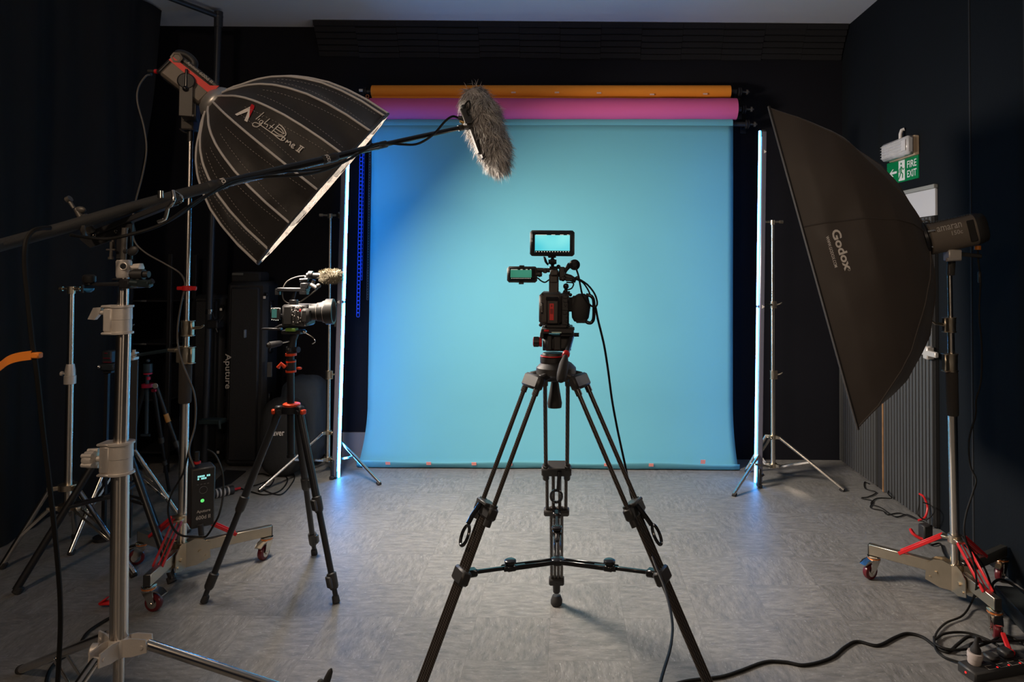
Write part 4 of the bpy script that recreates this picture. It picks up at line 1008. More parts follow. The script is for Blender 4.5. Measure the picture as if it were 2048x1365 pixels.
subcable(tc_, 'camera_cable', [Q(1133, 565, -.03), Q(1145, 566, -.04), Q(1147, 570, -.04), Q(1143, 577, -.04), Q(1136, 580, -.03)], .0025)
subcable(tc_, 'camera_cable', [Q(1062, 556, 0), Q(1074, 556, -.01), Q(1082, 562, -.01), Q(1090, 565, -.01), Q(1098, 560, 0)], .0026)
subcable(tc_, 'camera_cable', [Q(1088, 514, 0), Q(1091, 524, -.01), Q(1096, 530, 0)], .003)
cable('camera_power_cable', [Q(1191, 614, -.04), Q(1196, 640, -.04), Q(1208, 690, -.04), Q(1216, 740, -.02), Q(1224, 800, 0), Q(1235, 860, 0), Q(1250, 930, 0), Q(1262, 990, 0), Q(1272, 1018, -.02), Q(1285, 1060, -.06), P(1310, 1130, 2.2), P(1330, 1180, 2.1), P(1344, 1240, 1.95), P(1342, 1290, 1.8), P(1325, 1350, 1.6), P(1315, 1390, 1.5)], .0040, 'black cable dropping from the cinema camera past the right tripod leg to the floor', n=6)

# ---- monitors
def monitor(name, label, x0, y0, x1, y1, sx0, sy0, sx1, sy1, Y, m_case, scr, bright):
    t = thing(name, P((x0+x1)/2, y1, Y), label, 'monitor')
    mb = MB(); mb.pbox(x0, y0, x1, y1, Y, .024, .007); mb.obj('case', t, m_case)
    mb = MB(); mb.pbox(x0+4, y0+3.5, x1-4, y1-3.5, Y-.0014, .003, .001); mb.obj('bezel', t, blackgloss)
    mb = MB(); mb.pbox(sx0, sy0, sx1, sy1, Y-.0030, .002, 0); s = mb.obj('screen', t, scr)
    mb = MB(); mb.pbox(sx0, sy1-4.4, sx1, sy1+.2, Y-.0042, .001, 0); mb.pbox(sx0, sy0-.2, sx1, sy0+1.8, Y-.0042, .001, 0); mb.obj('status_bars', t, blackgloss)
    mb = MB().use(bright); n = 13
    for k in range(n):
        x = sx0+2+(sx1-sx0-5)*k/(n-1); mb.pbox(x, sy1-3.1, x+1.5*(sx1-sx0)/70, sy1-1.6, Y-.0054, .001, 0)
    for a, b in ((.02, .34), (.47, .58), (.72, .82), (.92, .98)): mb.pbox(sx0+(sx1-sx0)*a, sy0+.5, sx0+(sx1-sx0)*b, sy0+1.3, Y-.0054, .001, 0)
    mb.obj('screen_icons', t); return t
def screen_mat(name, c0, c1, e):
    m = mat(name, c0, .3); nt = m.node_tree; b = nt.nodes['Principled BSDF']; b.inputs['Base Color'].default_value = (0.01, .01, .01, 1)
    for l in list(b.inputs['Base Color'].links): nt.links.remove(l)
    tc = nt.nodes.new('ShaderNodeTexCoord'); g = nt.nodes.new('ShaderNodeTexNoise'); g.inputs['Scale'].default_value = 9; g.inputs['Detail'].default_value = 1
    cr = nt.nodes.new('ShaderNodeValToRGB'); cr.color_ramp.elements[0].position = .35; cr.color_ramp.elements[1].position = .65; cr.color_ramp.elements[0].color = (*c0, 1); cr.color_ramp.elements[1].color = (*c1, 1)
    nt.links.new(tc.outputs['Object'], g.inputs['Vector']); nt.links.new(g.outputs['Fac'], cr.inputs['Fac']); nt.links.new(cr.outputs['Color'], b.inputs['Emission Color']); b.inputs['Emission Strength'].default_value = e
    return m
icons = mat('screen_icons_lit', (.5, .5, .5), .4, emis=(.9, .9, .75), estr=.8)
monitor('field_monitor', 'larger field monitor with a bright cyan picture on top of the cinema camera', 1060, 460.5, 1149, 513, 1070, 469, 1139.5, 506, YT-.02, blackplastic, screen_mat('screen_cyan', (.08, .62, .72), (.30, .88, .84), 1.0), icons)
mb = MB(); mb.pbox(1096, 512, 1112, 516, YT-.015, .03, .002); mb.ball(Q(1105, 524), .0125); mb.cyl(Q(1105, 516), Q(1105, 536), .006); mb.tube([Q(1089, 515, 0), Q(1093, 526, 0), Q(1096, 529, 0)], .004, 8); mb.cyl(Q(1097, 524, -.02), Q(1113, 524, -.02), .008); mb.box(Q(1107, 537), (.03, .03, .014), None, .003); mb.ball(Q(1117, 534), .008)
o = mb.obj('monitor_mount', m=blackgloss, loc=Q(1105, 540)); tag(o, 'small black ball mount under the larger field monitor', 'mount')
ms = monitor('camera_screen', 'smaller flip out screen with a green picture left of the camera handle', 1014, 533, 1074, 566, 1021, 538.5, 1063, 559.5, YT+.0, camgrey, screen_mat('screen_green', (.03, .20, .12), (.05, .27, .19), 1.0), icons)
mb = MB(); mb.pbox(1038.5, 531, 1048, 534, YT-.002, .02, .001); mb.pbox(1037.5, 565, 1047, 569, YT-.002, .02, .001); mb.obj('screen_guard', ms, blackplastic)
mb = MB(); c = Q(1079, 549, .01); mb.ball(c, .010); mb.cyl(Q(1074, 540, .01), Q(1100, 541, .01), .0075); mb.cyl(Q(1072, 549, .01), Q(1084, 549, .01), .008); mb.pbox(1086, 537, 1094, 547, YT, .02, .003); mb.obj('screen_arm', ms, blackplastic)

# ================================================================== LEFT TRIPOD WITH MIRRORLESS CAMERA
Y2 = 3.19
def S3(x, y, dy=0.0): return P(x, y, Y2+dy)
C2 = V((S3(583, 815).x, Y2, 0)); f = [F(407, 1207), F(673, 1207), F(629, 1110)]
tt2 = thing('photo_tripod', C2, 'slim black tripod with orange rings and knobs on the left side of the floor', 'tripod')
z_ = lambda py: S3(583, py).z
for i, ff in enumerate(f):
    d = V((ff.x-C2.x, ff.y-C2.y, 0)).normalized(); s = d.cross(V((0, 0, 1))); hip = V((C2.x, C2.y, z_(822)))+d*.055; f0 = V((ff.x, ff.y, .012)); ax = (f0-hip); L = ax.length; ax.normalize()
    lg = MB().cyl(hip, hip+ax*L*.50, .0165).obj('leg', tt2, blackmetal); lg['_b'] = tt2['_b']
    MB().cyl(hip+ax*L*.48, hip+ax*L*.90, .0135).obj('leg_tube', lg, blackmetal)
    MB().cyl(hip+ax*L*.88, f0, .011).obj('leg_tube', lg, blackmetal)
    for q in (.50, .90):
        mb = MB(); p = hip+ax*L*q; mb.lathe(p-ax*.035, ax, [(0, .017), (.004, .021), (.06, .020), (.07, .016)], 16); mb.box(p+s*.02, (.03, .016, .05), Matrix((d, s, ax)).transposed(), .004)
        mb.obj('leg_lock', lg, blackplastic)
    MB().lathe(V((ff.x, ff.y, .001)), (hip-f0), [(0, .013), (.003, .016), (.028, .015), (.034, .011)], 14).obj('rubber_foot', lg, blackrubber)
    mb = MB(); mb.box(hip+V((0, 0, .005)), (.035, .03, .045), Matrix((d, s, V((0, 0, 1)))).transposed(), .006); mb.cyl(hip-s*.022, hip+s*.022, .011); mb.obj('leg_hinge', lg, blackmetal)
    if i < 2: MB().box(hip+d*.022+V((0, 0, .002)), (.018, .026, .022), Matrix((d, s, V((0, 0, 1)))).transposed(), .004).obj('angle_release', lg, orange_anod)
mb = MB(); mb.cyl(S3(581, 712), S3(582, 914), .0165); mb.obj('centre_column', tt2, blackmetal)
MB().cyl(V((C2.x, C2.y, z_(826))), V((C2.x, C2.y, z_(812))), .042).obj('spider', tt2, blackmetal); MB().cyl(S3(582, 720), S3(582, 741), .022).obj('column_collar', tt2, blackmetal); MB().cyl(S3(582, 909), S3(582, 915), .019).obj('column_end', tt2, blackmetal)
MB().lathe(V((C2.x, C2.y, z_(817))), (0, 0, 1), [(0, .036), (.004, .040), (.02, .040), (.024, .034)], 10).obj('orange_spider_ring', tt2, orange_anod)
for y0, y1, r_ in ((741, 745, .0235), (722, 725, .0225), (707, 712, .025)): MB().cyl(S3(582, y0), S3(582, y1), r_).obj('orange_ring', tt2, orange_anod)
MB().ball(S3(598, 737, -.01), .014, (1, .6, .5)).obj('orange_knob', tt2, orange_anod)
MB().tube([S3(570, 735, -.02), S3(562, 728, -.03), S3(556, 736, -.03)], .009, 8).obj('orange_knob', tt2, orange_anod)
# pan head
hd = thing('pan_head', S3(582, 707), 'small black pan head with a handle on the orange ringed tripod', 'tripod head')
mb = MB(); mb.cyl(S3(582, 707), S3(582, 694), .022); mb.ball(S3(578, 700, -.02), .014); mb.cyl(S3(588, 700, 0), S3(597, 700, -.01), .014); mb.tube([S3(583, 695), S3(586, 680), S3(590, 668)], [.02, .016, .018], 12)
mb.box(S3(587, 664), (.09, .07, .018), None, .004); mb.obj('head_body', hd, blackmetal)
mb = MB(); a, b = S3(578, 683, -.02), S3(534, 692, -.10); d = b-a; mb.tube([a, a+d*.35], .004, 8); mb.obj('handle_rod', hd, chrome)
mb = MB(); mb.lathe(a+d*.33, d, [(0, .008), (.01, .013), (.06, .016), (d.length*.67-.01, .014), (d.length*.67, .008)], 16); mb.obj('handle_grip', hd, blackrubber)
mb = MB(); mb.ball(S3(608, 664, -.02), .010, (1.2, 1, .8)); mb.tube(spline([S3(612, 667, -.02), S3(625, 675, -.02), S3(630, 683, -.02), S3(624, 688, -.02)], 5), .0035, 8); mb.obj('quick_release', hd, steel)
MB().pbox(570, 657, 590, 664, Y2-.05, .04, .003).obj('green_lever', hd, mat('yellow_green_lever', (.10, .20, .02), .5))
# camera
mc = thing('mirrorless_camera', S3(590, 657), 'black mirrorless camera seen from its side on the orange ringed tripod', 'camera')
mb = MB(); mb.pbox(563, 610, 612, 654, Y2-.05, .12, .008); mb.obj('body', mc, blackplastic)
mb = MB(); mb.pbox(566, 613, 583, 650, Y2-.056, .02, .004); mb.pbox(588, 614, 600, 650, Y2-.058, .03, .006); mb.pbox(600, 618, 616, 648, Y2-.07, .05, .010); mb.obj('grip', mc, blackrubber)
mb = MB(); random.seed(11)
for k in range(26): x = 584+random.random()*26; y = 612+random.random()*40; mb.ball(S3(x, y, -.062), .0022, seg=6)
mb.obj('buttons', mc, castal)
MB().pbox(599, 619, 601.5, 624, Y2-.074, .006, .001).obj('record_button', mc, red)
mb = MB(); a = S3(612, 625, .0); d = V((1, .12, .03)).normalized()
mb.lathe(a, d, [(0, .034), (.02, .036), (.022, .040), (.05, .040), (.055, .044), (.075, .046), (.076, .050), (.09, .052), (.092, .060), (.125, .060), (.126, .050), (.11, .04)], 36); mb.obj('lens', mc, mat('lens_black', (.010, .010, .010), .45))
mb = MB()
for q, r_ in ((.021, .0372), (.053, .0425), (.083, .0512)): mb.ring(a+d*q, d, r_, .0006, 36, 6)
mb.obj('lens_rings', mc, castal)
mb = MB(); mb.pbox(541, 616, 560, 640, Y2-.06, .012, .003); mb.cyl(S3(558, 630, -.05), S3(566, 632, -.03), .006); mb.obj('flip_screen', mc, blackplastic)
MB().pbox(543.5, 618.5, 553, 636, Y2-.062, .002, 0).obj('screen_picture', mc, mat('screen_dim_green', (.01, .02, .02), .3, emis=(.05, .16, .13), estr=.7))
mb = MB()
for x, y in ((542, 616.5), (547, 617), (559, 617), (543, 639), (547, 639.5), (551, 640), (555, 640)): mb.pbox(x, y, x+1.5, y+1.5, Y2-.063, .002, 0)
mb.obj('screen_icons', mc, icons)
mb = MB(); mb.pbox(553, 576, 612, 584, Y2-.03, .05, .003); mb.pbox(600, 566, 616, 578, Y2-.03, .04, .004); mb.pbox(578, 600, 592, 611, Y2-.03, .03, .003); mb.pbox(598, 582, 612, 590, Y2-.03, .04, .003); mb.bar(S3(556, 590), S3(556, 578), .02, .02)
mb.tube([S3(585, 602), S3(588, 590), S3(590, 582)], .009, 8); mb.obj('top_handle', mc, blackmetal)
mb = MB(); mb.cyl(S3(622, 570, -.02), S3(634, 577, -.03), .010); mb.ball(S3(637, 572, -.03), .011); mb.cyl(S3(624, 572), S3(628, 560), .008); mb.obj('cold_shoe_mount', mc, darkgrey)
mb = MB(); mb.pbox(522, 657, 560, 661, Y2-.05, .03, .002); mb.tube([S3(548, 659, -.04), S3(560, 652, -.04), S3(570, 650, -.03)], .006, 8); mb.obj('focus_arm', mc, blackmetal)
mk = thing('shotgun_microphone', S3(640, 555), 'short microphone with a small grey furry cover above the mirrorless camera', 'microphone')
mb = MB(); mb.cyl(S3(614, 552), S3(652, 552), .014); mb.cyl(S3(618, 550), S3(626, 550), .018); mb.cyl(S3(610, 556), S3(618, 556), .008); mb.cyl(S3(600, 561, -.02), S3(616, 560, -.02), .008); mb.obj('microphone_body', mk, blackmetal)
def fur(mb, o, ax, prof, n, length, droop=.4, wid=.0011, seed=1, lie=.6):
    rnd = random.Random(seed); ax = ax.normalized(); s, u = basis(ax); Lt = prof[-1][0]
    for i in range(n):
        t = rnd.random()*Lt; a = rnd.random()*2*math.pi; r = gi(prof, t); nrm = s*math.cos(a)+u*math.sin(a)
        if t > Lt*.93 or t < Lt*.05:
            nrm = (nrm+ax*(1 if t > Lt*.5 else -1)*1.2).normalized()
        p = o+ax*t+(s*math.cos(a)+u*math.sin(a))*r*.97
        clump = math.sin(a*3+t*38)+math.sin(a*5-t*61+1.3)
        dr = (nrm*(1-lie*.6)+ax*lie*(.9+.35*clump)+(nrm.cross(ax))*.45*clump+V((rnd.gauss(0, .25), rnd.gauss(0, .25), rnd.gauss(0, .25)))+V((0, 0, -droop*.5))).normalized()
        L = length*(.5+rnd.random()*.9); w = nrm.cross(dr)
        if w.length < 1e-4: continue
        w = w.normalized()*wid*(.6+rnd.random()*.8); q = p+dr*L*.5+nrm*L*.10; e = p+dr*L+V((0, 0, -droop*L*.4))
        b = len(mb.v); mb.v += [p-w, p+w, q-w*.8, q+w*.8, e]; mb.f += [(b, b+1, b+3, b+2), (b+2, b+3, b+4)]; mb.m += [mb.cur, mb.cur]
furm = mat('grey_fur', (.33, .305, .29), .85, noise=.35, nscale=45); furd = mat('dark_fur', (.15, .135, .125), .85); furl = mat('light_fur', (.60, .57, .54), .8)
mb = MB(); o0 = S3(642, 553); axm = V((1, 0, .01)); pr_ = [(0, .020), (.01, .027), (.05, .028), (.085, .026), (.097, .012)]
mb.use(mat('olive_fur', (.19, .165, .115), .9)); mb.lathe(o0, axm, pr_, 20); fur(mb, o0, axm, pr_, 1800, .012, .1, .0009, 5, .3)
fo = mb.obj('fur_cover', mk, recalc=False); fo['kind'] = 'stuff'
subcable(mk, 'microphone_cable', [S3(614, 552), S3(595, 554), S3(576, 562), S3(567, 575), S3(565, 590), S3(569, 602), S3(582, 608), S3(600, 604), S3(620, 590), S3(633, 580)], .0028, cable_grey)
# ================================================================== BOOM STAND (big steel stand, left foreground)
YC = 2.10
def B(x, y, dy=0.0): return P(x, y, YC+dy)
C0b = F(232, 1400); C0b = V((P(228, 1465, YC).x, YC, 0)); Tb = B(247.5, 520)
ts2 = thing('steel_combo_stand', C0b, 'heavy steel combo stand in the left foreground holding the boom pole', 'stand')
zy = lambda py: B(240, py).z
def colseg(y0, y1, w, x0, x1, name='column', m=steel_v):
    return MB().cyl(B(x0, y0), B(x1, y1), w/2*YC/FPX, seg=32).obj(name, ts2, m)
colseg(555, 620, 20, 246.5, 245.5); colseg(660, 890, 26.5, 247.5, 241.5); colseg(935, 1285, 32, 240.5, 237.5); colseg(1285, 1440, 19, 238, 236)
mb = MB(); c = B(248, 520); a = B(248, 556); mb.lathe(a, c-a, [(0, .019), (.006, .0215), (.05, .0215), (.055, .019)], 28); mb.ring(B(247, 533, -.021), (0, -1, 0), .0105, .0022, 24, 8); mb.cyl(B(262, 536, 0), B(267, 536, 0), .008); mb.lathe(B(266, 536), (1, 0, 0), [(0, .008), (.004, .014), (.026, .016), (.028, .012)], 6); mb.obj('receiver', ts2, castal)
MB().cyl(B(247, 533, -.0225), B(247, 533, -.018), .009).obj('receiver_bore', ts2, blackgloss)
def bigcollar(y0, y1, x, w, knob_kind):
    mb = MB(); r = w/2*YC/FPX; a = B(x, y1); h = (B(x, y0)-a).length; up = (B(x, y0)-a).normalized()
    mb.lathe(a, up, [(0, r*1.18), (.006, r*1.18), (.008, r), (h*.5, r), (h*.51, r*1.05), (h-.008, r*1.05), (h-.006, r*1.2), (h, r*1.2)], 36)
    bc_ = a+up*h/2+V((-r*.95, -.010, 0)); mb.box(bc_, (r*1.1, r*1.3, h*.88), None, .006)
    for q in (.03, .97): mb.box(a+up*h*q+V((-r*.75, -.008, 0)), (r*1.7, r*1.7, .008), None, .003)
    o = mb.obj('clamp_collar', ts2, castal); o['_b'] = ts2['_b']
    mb = MB(); k = bc_+V((-r*.6, -.004, 0))
    if knob_kind == 'wing':
        mb.cyl(k+V((0, 0, h*.25)), k+V((-.012, 0, h*.25)), .007); mb.prism([k+V((-.006, -.008, h*.44)), k+V((-.030, -.008, h*.42)), k+V((-.046, -.008, h*.02)), k+V((-.026, -.008, h*.0)), k+V((-.012, -.008, h*.20))], (0, .014, 0))
    else:
        mb.cyl(k, k+V((-.014, 0, 0)), .009); mb.lathe(k+V((-.012, 0, 0)), (-1, 0, 0), [(0, .020), (.004, .026), (.022, .028), (.032, .024), (.036, .014)], 10)
        for q in range(5): an = 2*math.pi*q/5; mb.cyl(k+V((-.012, .025*math.cos(an), .025*math.sin(an))), k+V((-.044, .023*math.cos(an), .023*math.sin(an))), .007, seg=10)
    mb.obj('locking_knob', o, castal)
bigcollar(611, 668, 243, 36, 'wing'); bigcollar(884, 948, 241, 42, 'star')
# lower casting with three legs
cb = B(237, 1290); mb = MB(); mb.lathe(B(237, 1312), (0, 0, 1), [(0, .026), (.006, .030), (.045, .030), (.055, .026)], 28)
legdirs = []
# leg tips aimed along the photo directions
Lf = [(F(900, 1440), .0), (V((-2.02, 1.85, 0)), 0), (V((-1.32, 1.50, 0)), 0)]
C0z = V((cb.x, cb.y, 0))
z1 = cb.z
tips = [C0z+V((1.02, .04, 0)), C0z+V((-.62, .42, 0)), C0z+V((-.075, -.62, 0))]
for tpt in tips:
    d = V((tpt.x-C0z.x, tpt.y-C0z.y, 0)).normalized(); s = d.cross(V((0, 0, 1)))
    for sg in (-1, 1): mb.prism([cb+V((0, 0, -.030))+s*sg*.014, cb+V((0, 0, .018))+s*sg*.014, cb+V((0, 0, .026))+d*.045+s*sg*.014, cb+V((0, 0, .022))+d*.090+s*sg*.014, cb+V((0, 0, -.016))+d*.094+s*sg*.014, cb+V((0, 0, -.028))+d*.05+s*sg*.014], s*sg*.005)
    mb.cyl(cb+d*.078-s*.022, cb+d*.078+s*.022, .006, seg=10)
k = cb+V((-.03, -.02, -.004)); mb.lathe(k, (-1, -.3, 0), [(0, .010), (.012, .010), (.014, .020), (.032, .022), (.038, .012)], 10); mb.obj('leg_casting', ts2, castal)
for tpt in tips:
    d = V((tpt.x-C0z.x, tpt.y-C0z.y, 0)).normalized(); s = d.cross(V((0, 0, 1)))
    h = cb+d*.085; e = V((tpt.x, tpt.y, .016)); lg = MB().cyl(h, e, .0145, seg=20).obj('leg', ts2, steel); lg['_b'] = ts2['_b']
    MB().cyl(e, e+(e-h).normalized()*.02, .0165).obj('rubber_foot', lg, blackrubber)
    q = h+(e-h)*.50; b0 = V((cb.x, cb.y, .05))+d*.03
    mb = MB()
    for sg in (-1, 1): mb.bar(b0+s*sg*.018, q+s*sg*.018-V((0, 0, .012)), .004, .016, None, .001)
    mb.cyl(q-s*.021-V((0, 0, .01)), q+s*.021-V((0, 0, .01)), .005); mb.obj('brace', ts2, steel)
mb = MB(); mb.lathe(V((cb.x, cb.y, .03)), (0, 0, 1), [(0, .018), (.004, .026), (.035, .026), (.04, .018)], 20); mb.obj('lower_hub', ts2, castal)

# ---- boom holder on top
bh = thing('boom_holder', B(246, 520), 'black cradle bracket joining the boom pole to the top of the steel stand', 'holder')
mb = MB(); mb.cyl(B(247, 521), B(250, 456), .0085); mb.obj('stud', bh, darkgrey)
mb = MB(); mb.pbox(232, 447, 262, 520, YC+.012, .012, .003)
mb.prism([B(158, 478, .02), B(262, 440, .02), B(268, 468, .02), B(224, 480, .02), B(180, 496, .02)], (0, .012, 0)); mb.obj('plate', bh, blackmetal)
mb = MB()
for x, y in ((231, 463), (254, 457), (188, 471)): mb.ring(B(x, y, .004), (0, -1, 0), .004, .0018, 14, 6)
mb.obj('bolts', bh, chrome)
mb = MB(); mb.pbox(222, 477, 226, 500, YC, .01, .002); mb.box(B(222, 500), (.028, .01, .006), None, .002); mb.cyl(B(223, 484), B(223, 504), .005); mb.cyl(B(223, 500), B(222, 514), .005); mb.cyl(B(222, 514), B(222, 519), .008); mb.obj('thumb_screw', bh, darkgrey)
mb = MB(); mb.cyl(B(250, 503, -.01), B(256, 503, -.015), .007); mb.ball(B(266, 502, -.02), .018, (1, .35, .75), rot=Matrix.Rotation(R(-35), 3, 'Y')); mb.obj('oval_lever', bh, blackplastic)
mb = MB(); mb.tube([B(136, 398, -.05), B(148, 417, -.05)], [.006, .005], 8); mb.cyl(B(134, 401, -.05), B(141, 397, -.05), .010); mb.ball(B(160, 420, -.05), .018, (1, .4, .6)); mb.tube([B(152, 418, -.05), B(160, 432, -.05), B(172, 442, -.03), B(182, 462, -.0)], [.007, .009, .010, .012], 10)
for q in (0,): mb.tube([B(172+8*math.cos(a)*.9, 452+20*math.sin(a), -.03+.05*math.cos(a)) for a in [2*math.pi*k/16 for k in range(16)]], .008, 8, closed=True)
mb.obj('clamp_lever', bh, darkgrey)
mb = MB(); mb.tube(spline([B(346, 382, -.03), B(348, 398, -.04), B(342, 410, -.04), B(336, 416, -.03), B(331, 435, -.02), B(326, 440, -.02), B(316, 444, -.02)], 5), .0058, 10); mb.cyl(B(321, 382, .02), B(321, 396, .02), .0085); mb.tube(spline([B(352, 385, .0), B(362, 392, -.03), B(364, 402, -.03), B(352, 408, -.0)], 4), .004, 8); mb.obj('fork_hook', bh, chrome)
mb = MB(); mb.bar(B(184, 470, .02), B(352, 404, .02), .03, .018, None, .003); mb.obj('support_rail', bh, blackmetal)

# ================================================================== BOOM POLE, MICROPHONE AND CABLES
bp = [P(-60, 508, 1.78), P(0, 491, 1.88), P(120, 458, 1.99), P(250, 419, 2.10), P(350, 392, 2.20), P(435, 370, 2.30), P(660, 317, 2.60), P(760, 291, 2.76), P(930, 254, 3.0)]
tp = thing('boom_pole', bp[3], 'long black boom pole reaching from the left edge up to the furry microphone', 'boom pole')
bm_ = mat('boom_black', (.012, .012, .013), .22, coat=.4)
mb = MB(); mb.tube(bp[:6], [.0175, .0175, .0178, .0178, .0178, .0178], 20); s1 = mb.obj('foam_grip', tp, mat('boom_foam', (.022, .022, .022), .7, bump=.2))
MB().tube([bp[5]-(bp[6]-bp[5])*.12, bp[5], bp[6]], .0155, 20).obj('pole_section', tp, bm_)
MB().tube([bp[6]-(bp[7]-bp[6])*.1, bp[6], bp[7]], .0135, 20).obj('pole_section', tp, bm_)
MB().tube([bp[7]-(bp[8]-bp[7])*.1, bp[7], bp[8]], .0105, 20).obj('pole_section', tp, bm_)
for i, r_ in ((5, .0195), (6, .0172), (7, .0148), (8, .0140)):
    d = (bp[min(i+1, 8)]-bp[i-1]).normalized(); mb = MB(); mb.lathe(bp[i]-d*.035, d, [(0, r_*.9), (.004, r_), (.028, r_), (.034, r_*.92), (.038, r_), (.062, r_), (.066, r_*.9)], 24); mb.obj('locking_ring', tp, blackplastic)
d = (bp[6]-bp[5]).normalized(); s_, u_ = basis(d)
def around(c, r_, a0, a1, along_): 
    return lambda u, v: c+d*(v-.5)*along_+(s_*math.cos(a0+(a1-a0)*u)+u_*math.sin(a0+(a1-a0)*u))*r_
nc = s_ if s_.y < 0 else -s_
a_m = math.atan2(0, 1) if s_.y < 0 else math.pi
mb = MB(); write(mb, 'RODE', around(bp[5]+d*.016, .0200, a_m+1.2, a_m-1.0, -.014)); mb.obj('lettering', tp, lettering, recalc=False)
mb = MB(); write(mb, 'RODE', around(bp[6]-d*.015, .0178, a_m+1.2, a_m-1.0, -.014)); mb.obj('lettering', tp, lettering, recalc=False)
# furry blimp
mt = thing('furry_boom_microphone', P(960, 270, 3.03), 'grey furry windshield microphone hanging at the tip of the boom pole', 'microphone')
ma, mb2 = P(944, 178, 3.05), P(1003, 338, 3.02); axm = (mb2-ma).normalized(); LM = (mb2-ma).length
profm = [(0, .012), (.02, .048), (.06, .064), (LM*.35, .072), (LM*.6, .066), (LM*.85, .052), (LM-.02, .035), (LM, .010)]
mb = MB(); mb.use(furm); mb.lathe(ma, axm, profm, 28)
fur(mb, ma, axm, profm, 5200, .040, .35, .0013, 21, .75); mb.use(furd); fur(mb, ma, axm, profm, 2600, .034, .35, .0012, 22, .8); mb.use(furl); fur(mb, ma, axm, profm, 3000, .048, .4, .0010, 23, .75)
fo = mb.obj('fur_windshield', mt, recalc=False); fo['kind'] = 'stuff'
# zip slot and suspension on the camera/left side
n0 = V((-.72, -.69, 0)); n0 = (n0-axm*n0.dot(axm)).normalized(); w0 = axm.cross(n0)
def MP(t, o, w=0): return ma+axm*t+n0*o+w0*w
mb = MB(); mb.box(MP(LM*.50, .082), (LM*.60, .022, .034), Matrix((axm, w0, n0)).transposed(), .006)
mb.box(MP(LM*.80, .078), (.05, .026, .02), Matrix((axm, w0, n0)).transposed(), .006); mb.obj('mount_rail', mt, blackplastic)
mb = MB()
for k in range(12): mb.box(MP(LM*.36+.018*k, .092, .014), (.009, .004, .004), Matrix((axm, w0, n0)).transposed(), .001)
mb.obj('zip_teeth', mt, lettergrey)
mb = MB(); mb.box(MP(LM*.36, .105, -.022), (.07, .010, .05), Matrix((axm, w0, n0)).transposed(), .003); mb.box(MP(LM*.45, .10), (.03, .03, .03), Matrix((axm, w0, n0)).transposed(), .003); mb.obj('rail_bracket', mt, darkgrey)
mb = MB(); a = bp[8]; mb.cyl(P(930, 254, 3.0), P(940, 251, 3.0), .011); mb.cyl(P(938, 251, 3.0), MP(LM*.47, .095), .010); mb.ball(P(938, 246, 2.985), .014); mb.cyl(P(945, 243, 2.98), MP(LM*.44, .09), .008); mb.obj('swivel', mt, blackgloss)
mb = MB(); mb.cyl(P(920, 242, 2.98), P(929, 246, 2.98), .008); mb.cyl(P(932, 243, 2.975), P(938, 249, 2.975), .007); mb.obj('brass_fitting', mt, brass)
mb = MB(); mb.cyl(P(929, 237, 2.97), P(917, 236, 2.97), .010); mb.obj('cable_connector', mt, blackplastic)
subcable(mt, 'microphone_lead', [P(937, 237, 2.96), P(927, 228, 2.95), P(929, 212, 2.94), P(938, 202, 2.93), P(940, 216, 2.93), P(934, 222, 2.93), P(938, 232, 2.93)], .0035)
cable('boom_cable', [P(917, 236, 2.97), P(905, 233, 2.95), P(890, 243, 2.93), P(870, 266, 2.9), P(850, 281, 2.86), P(830, 289, 2.83), P(805, 289, 2.8), P(770, 287, 2.75), P(745, 292, 2.70), P(710, 312, 2.65), P(680, 328, 2.58), P(640, 343, 2.52), P(600, 350, 2.46), P(520, 355, 2.38), P(470, 365, 2.28), P(430, 383, 2.22), P(390, 405, 2.12), P(340, 440, 2.05), P(300, 458, 2.02), P(250, 472, 2.0), P(215, 478, 2.0), P(180, 476, 1.98), P(140, 470, 1.94)], .0050, 'black cable running along the underside of the boom pole and sagging under it', n=6)
cable('boom_cable_second', [P(745, 288, 2.72), P(700, 318, 2.62), P(640, 338, 2.55), P(560, 345, 2.42), P(480, 358, 2.28), P(445, 372, 2.22), P(400, 402, 2.14), P(350, 436, 2.07), P(305, 457, 2.04), P(262, 468, 2.02)], .0040, 'second thinner cable strung beside the boom cable', n=6).name = 'boom_cable'
cable('thick_cable', [P(100, 456, 1.93), P(82, 457, 1.90), P(66, 462, 1.88), P(55, 476, 1.87), P(50, 500, 1.86), P(50, 540, 1.86), P(56, 600, 1.86), P(64, 680, 1.86), P(73, 740, 1.86), P(86, 860, 1.88), P(98, 960, 1.9), P(109, 1060, 1.92), P(118, 1160, 1.95), P(121, 1230, 1.98), P(119, 1300, 2.0), P(112, 1420, 2.0)], .0064, 'thick black cable draped over the boom pole and hanging down at the far left', n=6)
cable('floor_cable_left', [F(232, 1230, .008), F(205, 1245, .008), F(175, 1266, .008), F(155, 1295, .008), F(130, 1312, .008), F(112, 1325, .008), F(98, 1345, .008), F(92, 1370, .008), F(95, 1400, .008)], .0062, 'black cable curving over the floor left of the steel stand', n=6).name = 'floor_cable'
# orange strap
mb = MB(); sp = spline([P(-30, 745, 1.84), P(-5, 736, 1.84), P(15, 722, 1.85), P(35, 715, 1.85), P(62, 711, 1.85)], 6); wv = 9*1.85/FPX
for i in range(len(sp)-1):
    pass
mb.add([p+V((0, 0, s*(wv if i > 3 else wv*.9)))+V((0, o, 0)) for i, p in enumerate(sp) for s, o in ((-1, 0), (1, 0), (1, .003), (-1, .003))], [(i*4+k, i*4+(k+1) % 4, (i+1)*4+(k+1) % 4, (i+1)*4+k) for i in range(len(sp)-1) for k in range(4)])
mb.pbox(60, 706, 76, 718, 1.845, .02, .003)
o = mb.obj('cable_strap', m=orangeplastic, loc=sp[-1]); tag(o, 'orange cable strap looped round the hanging thick cable at the left edge', 'strap')

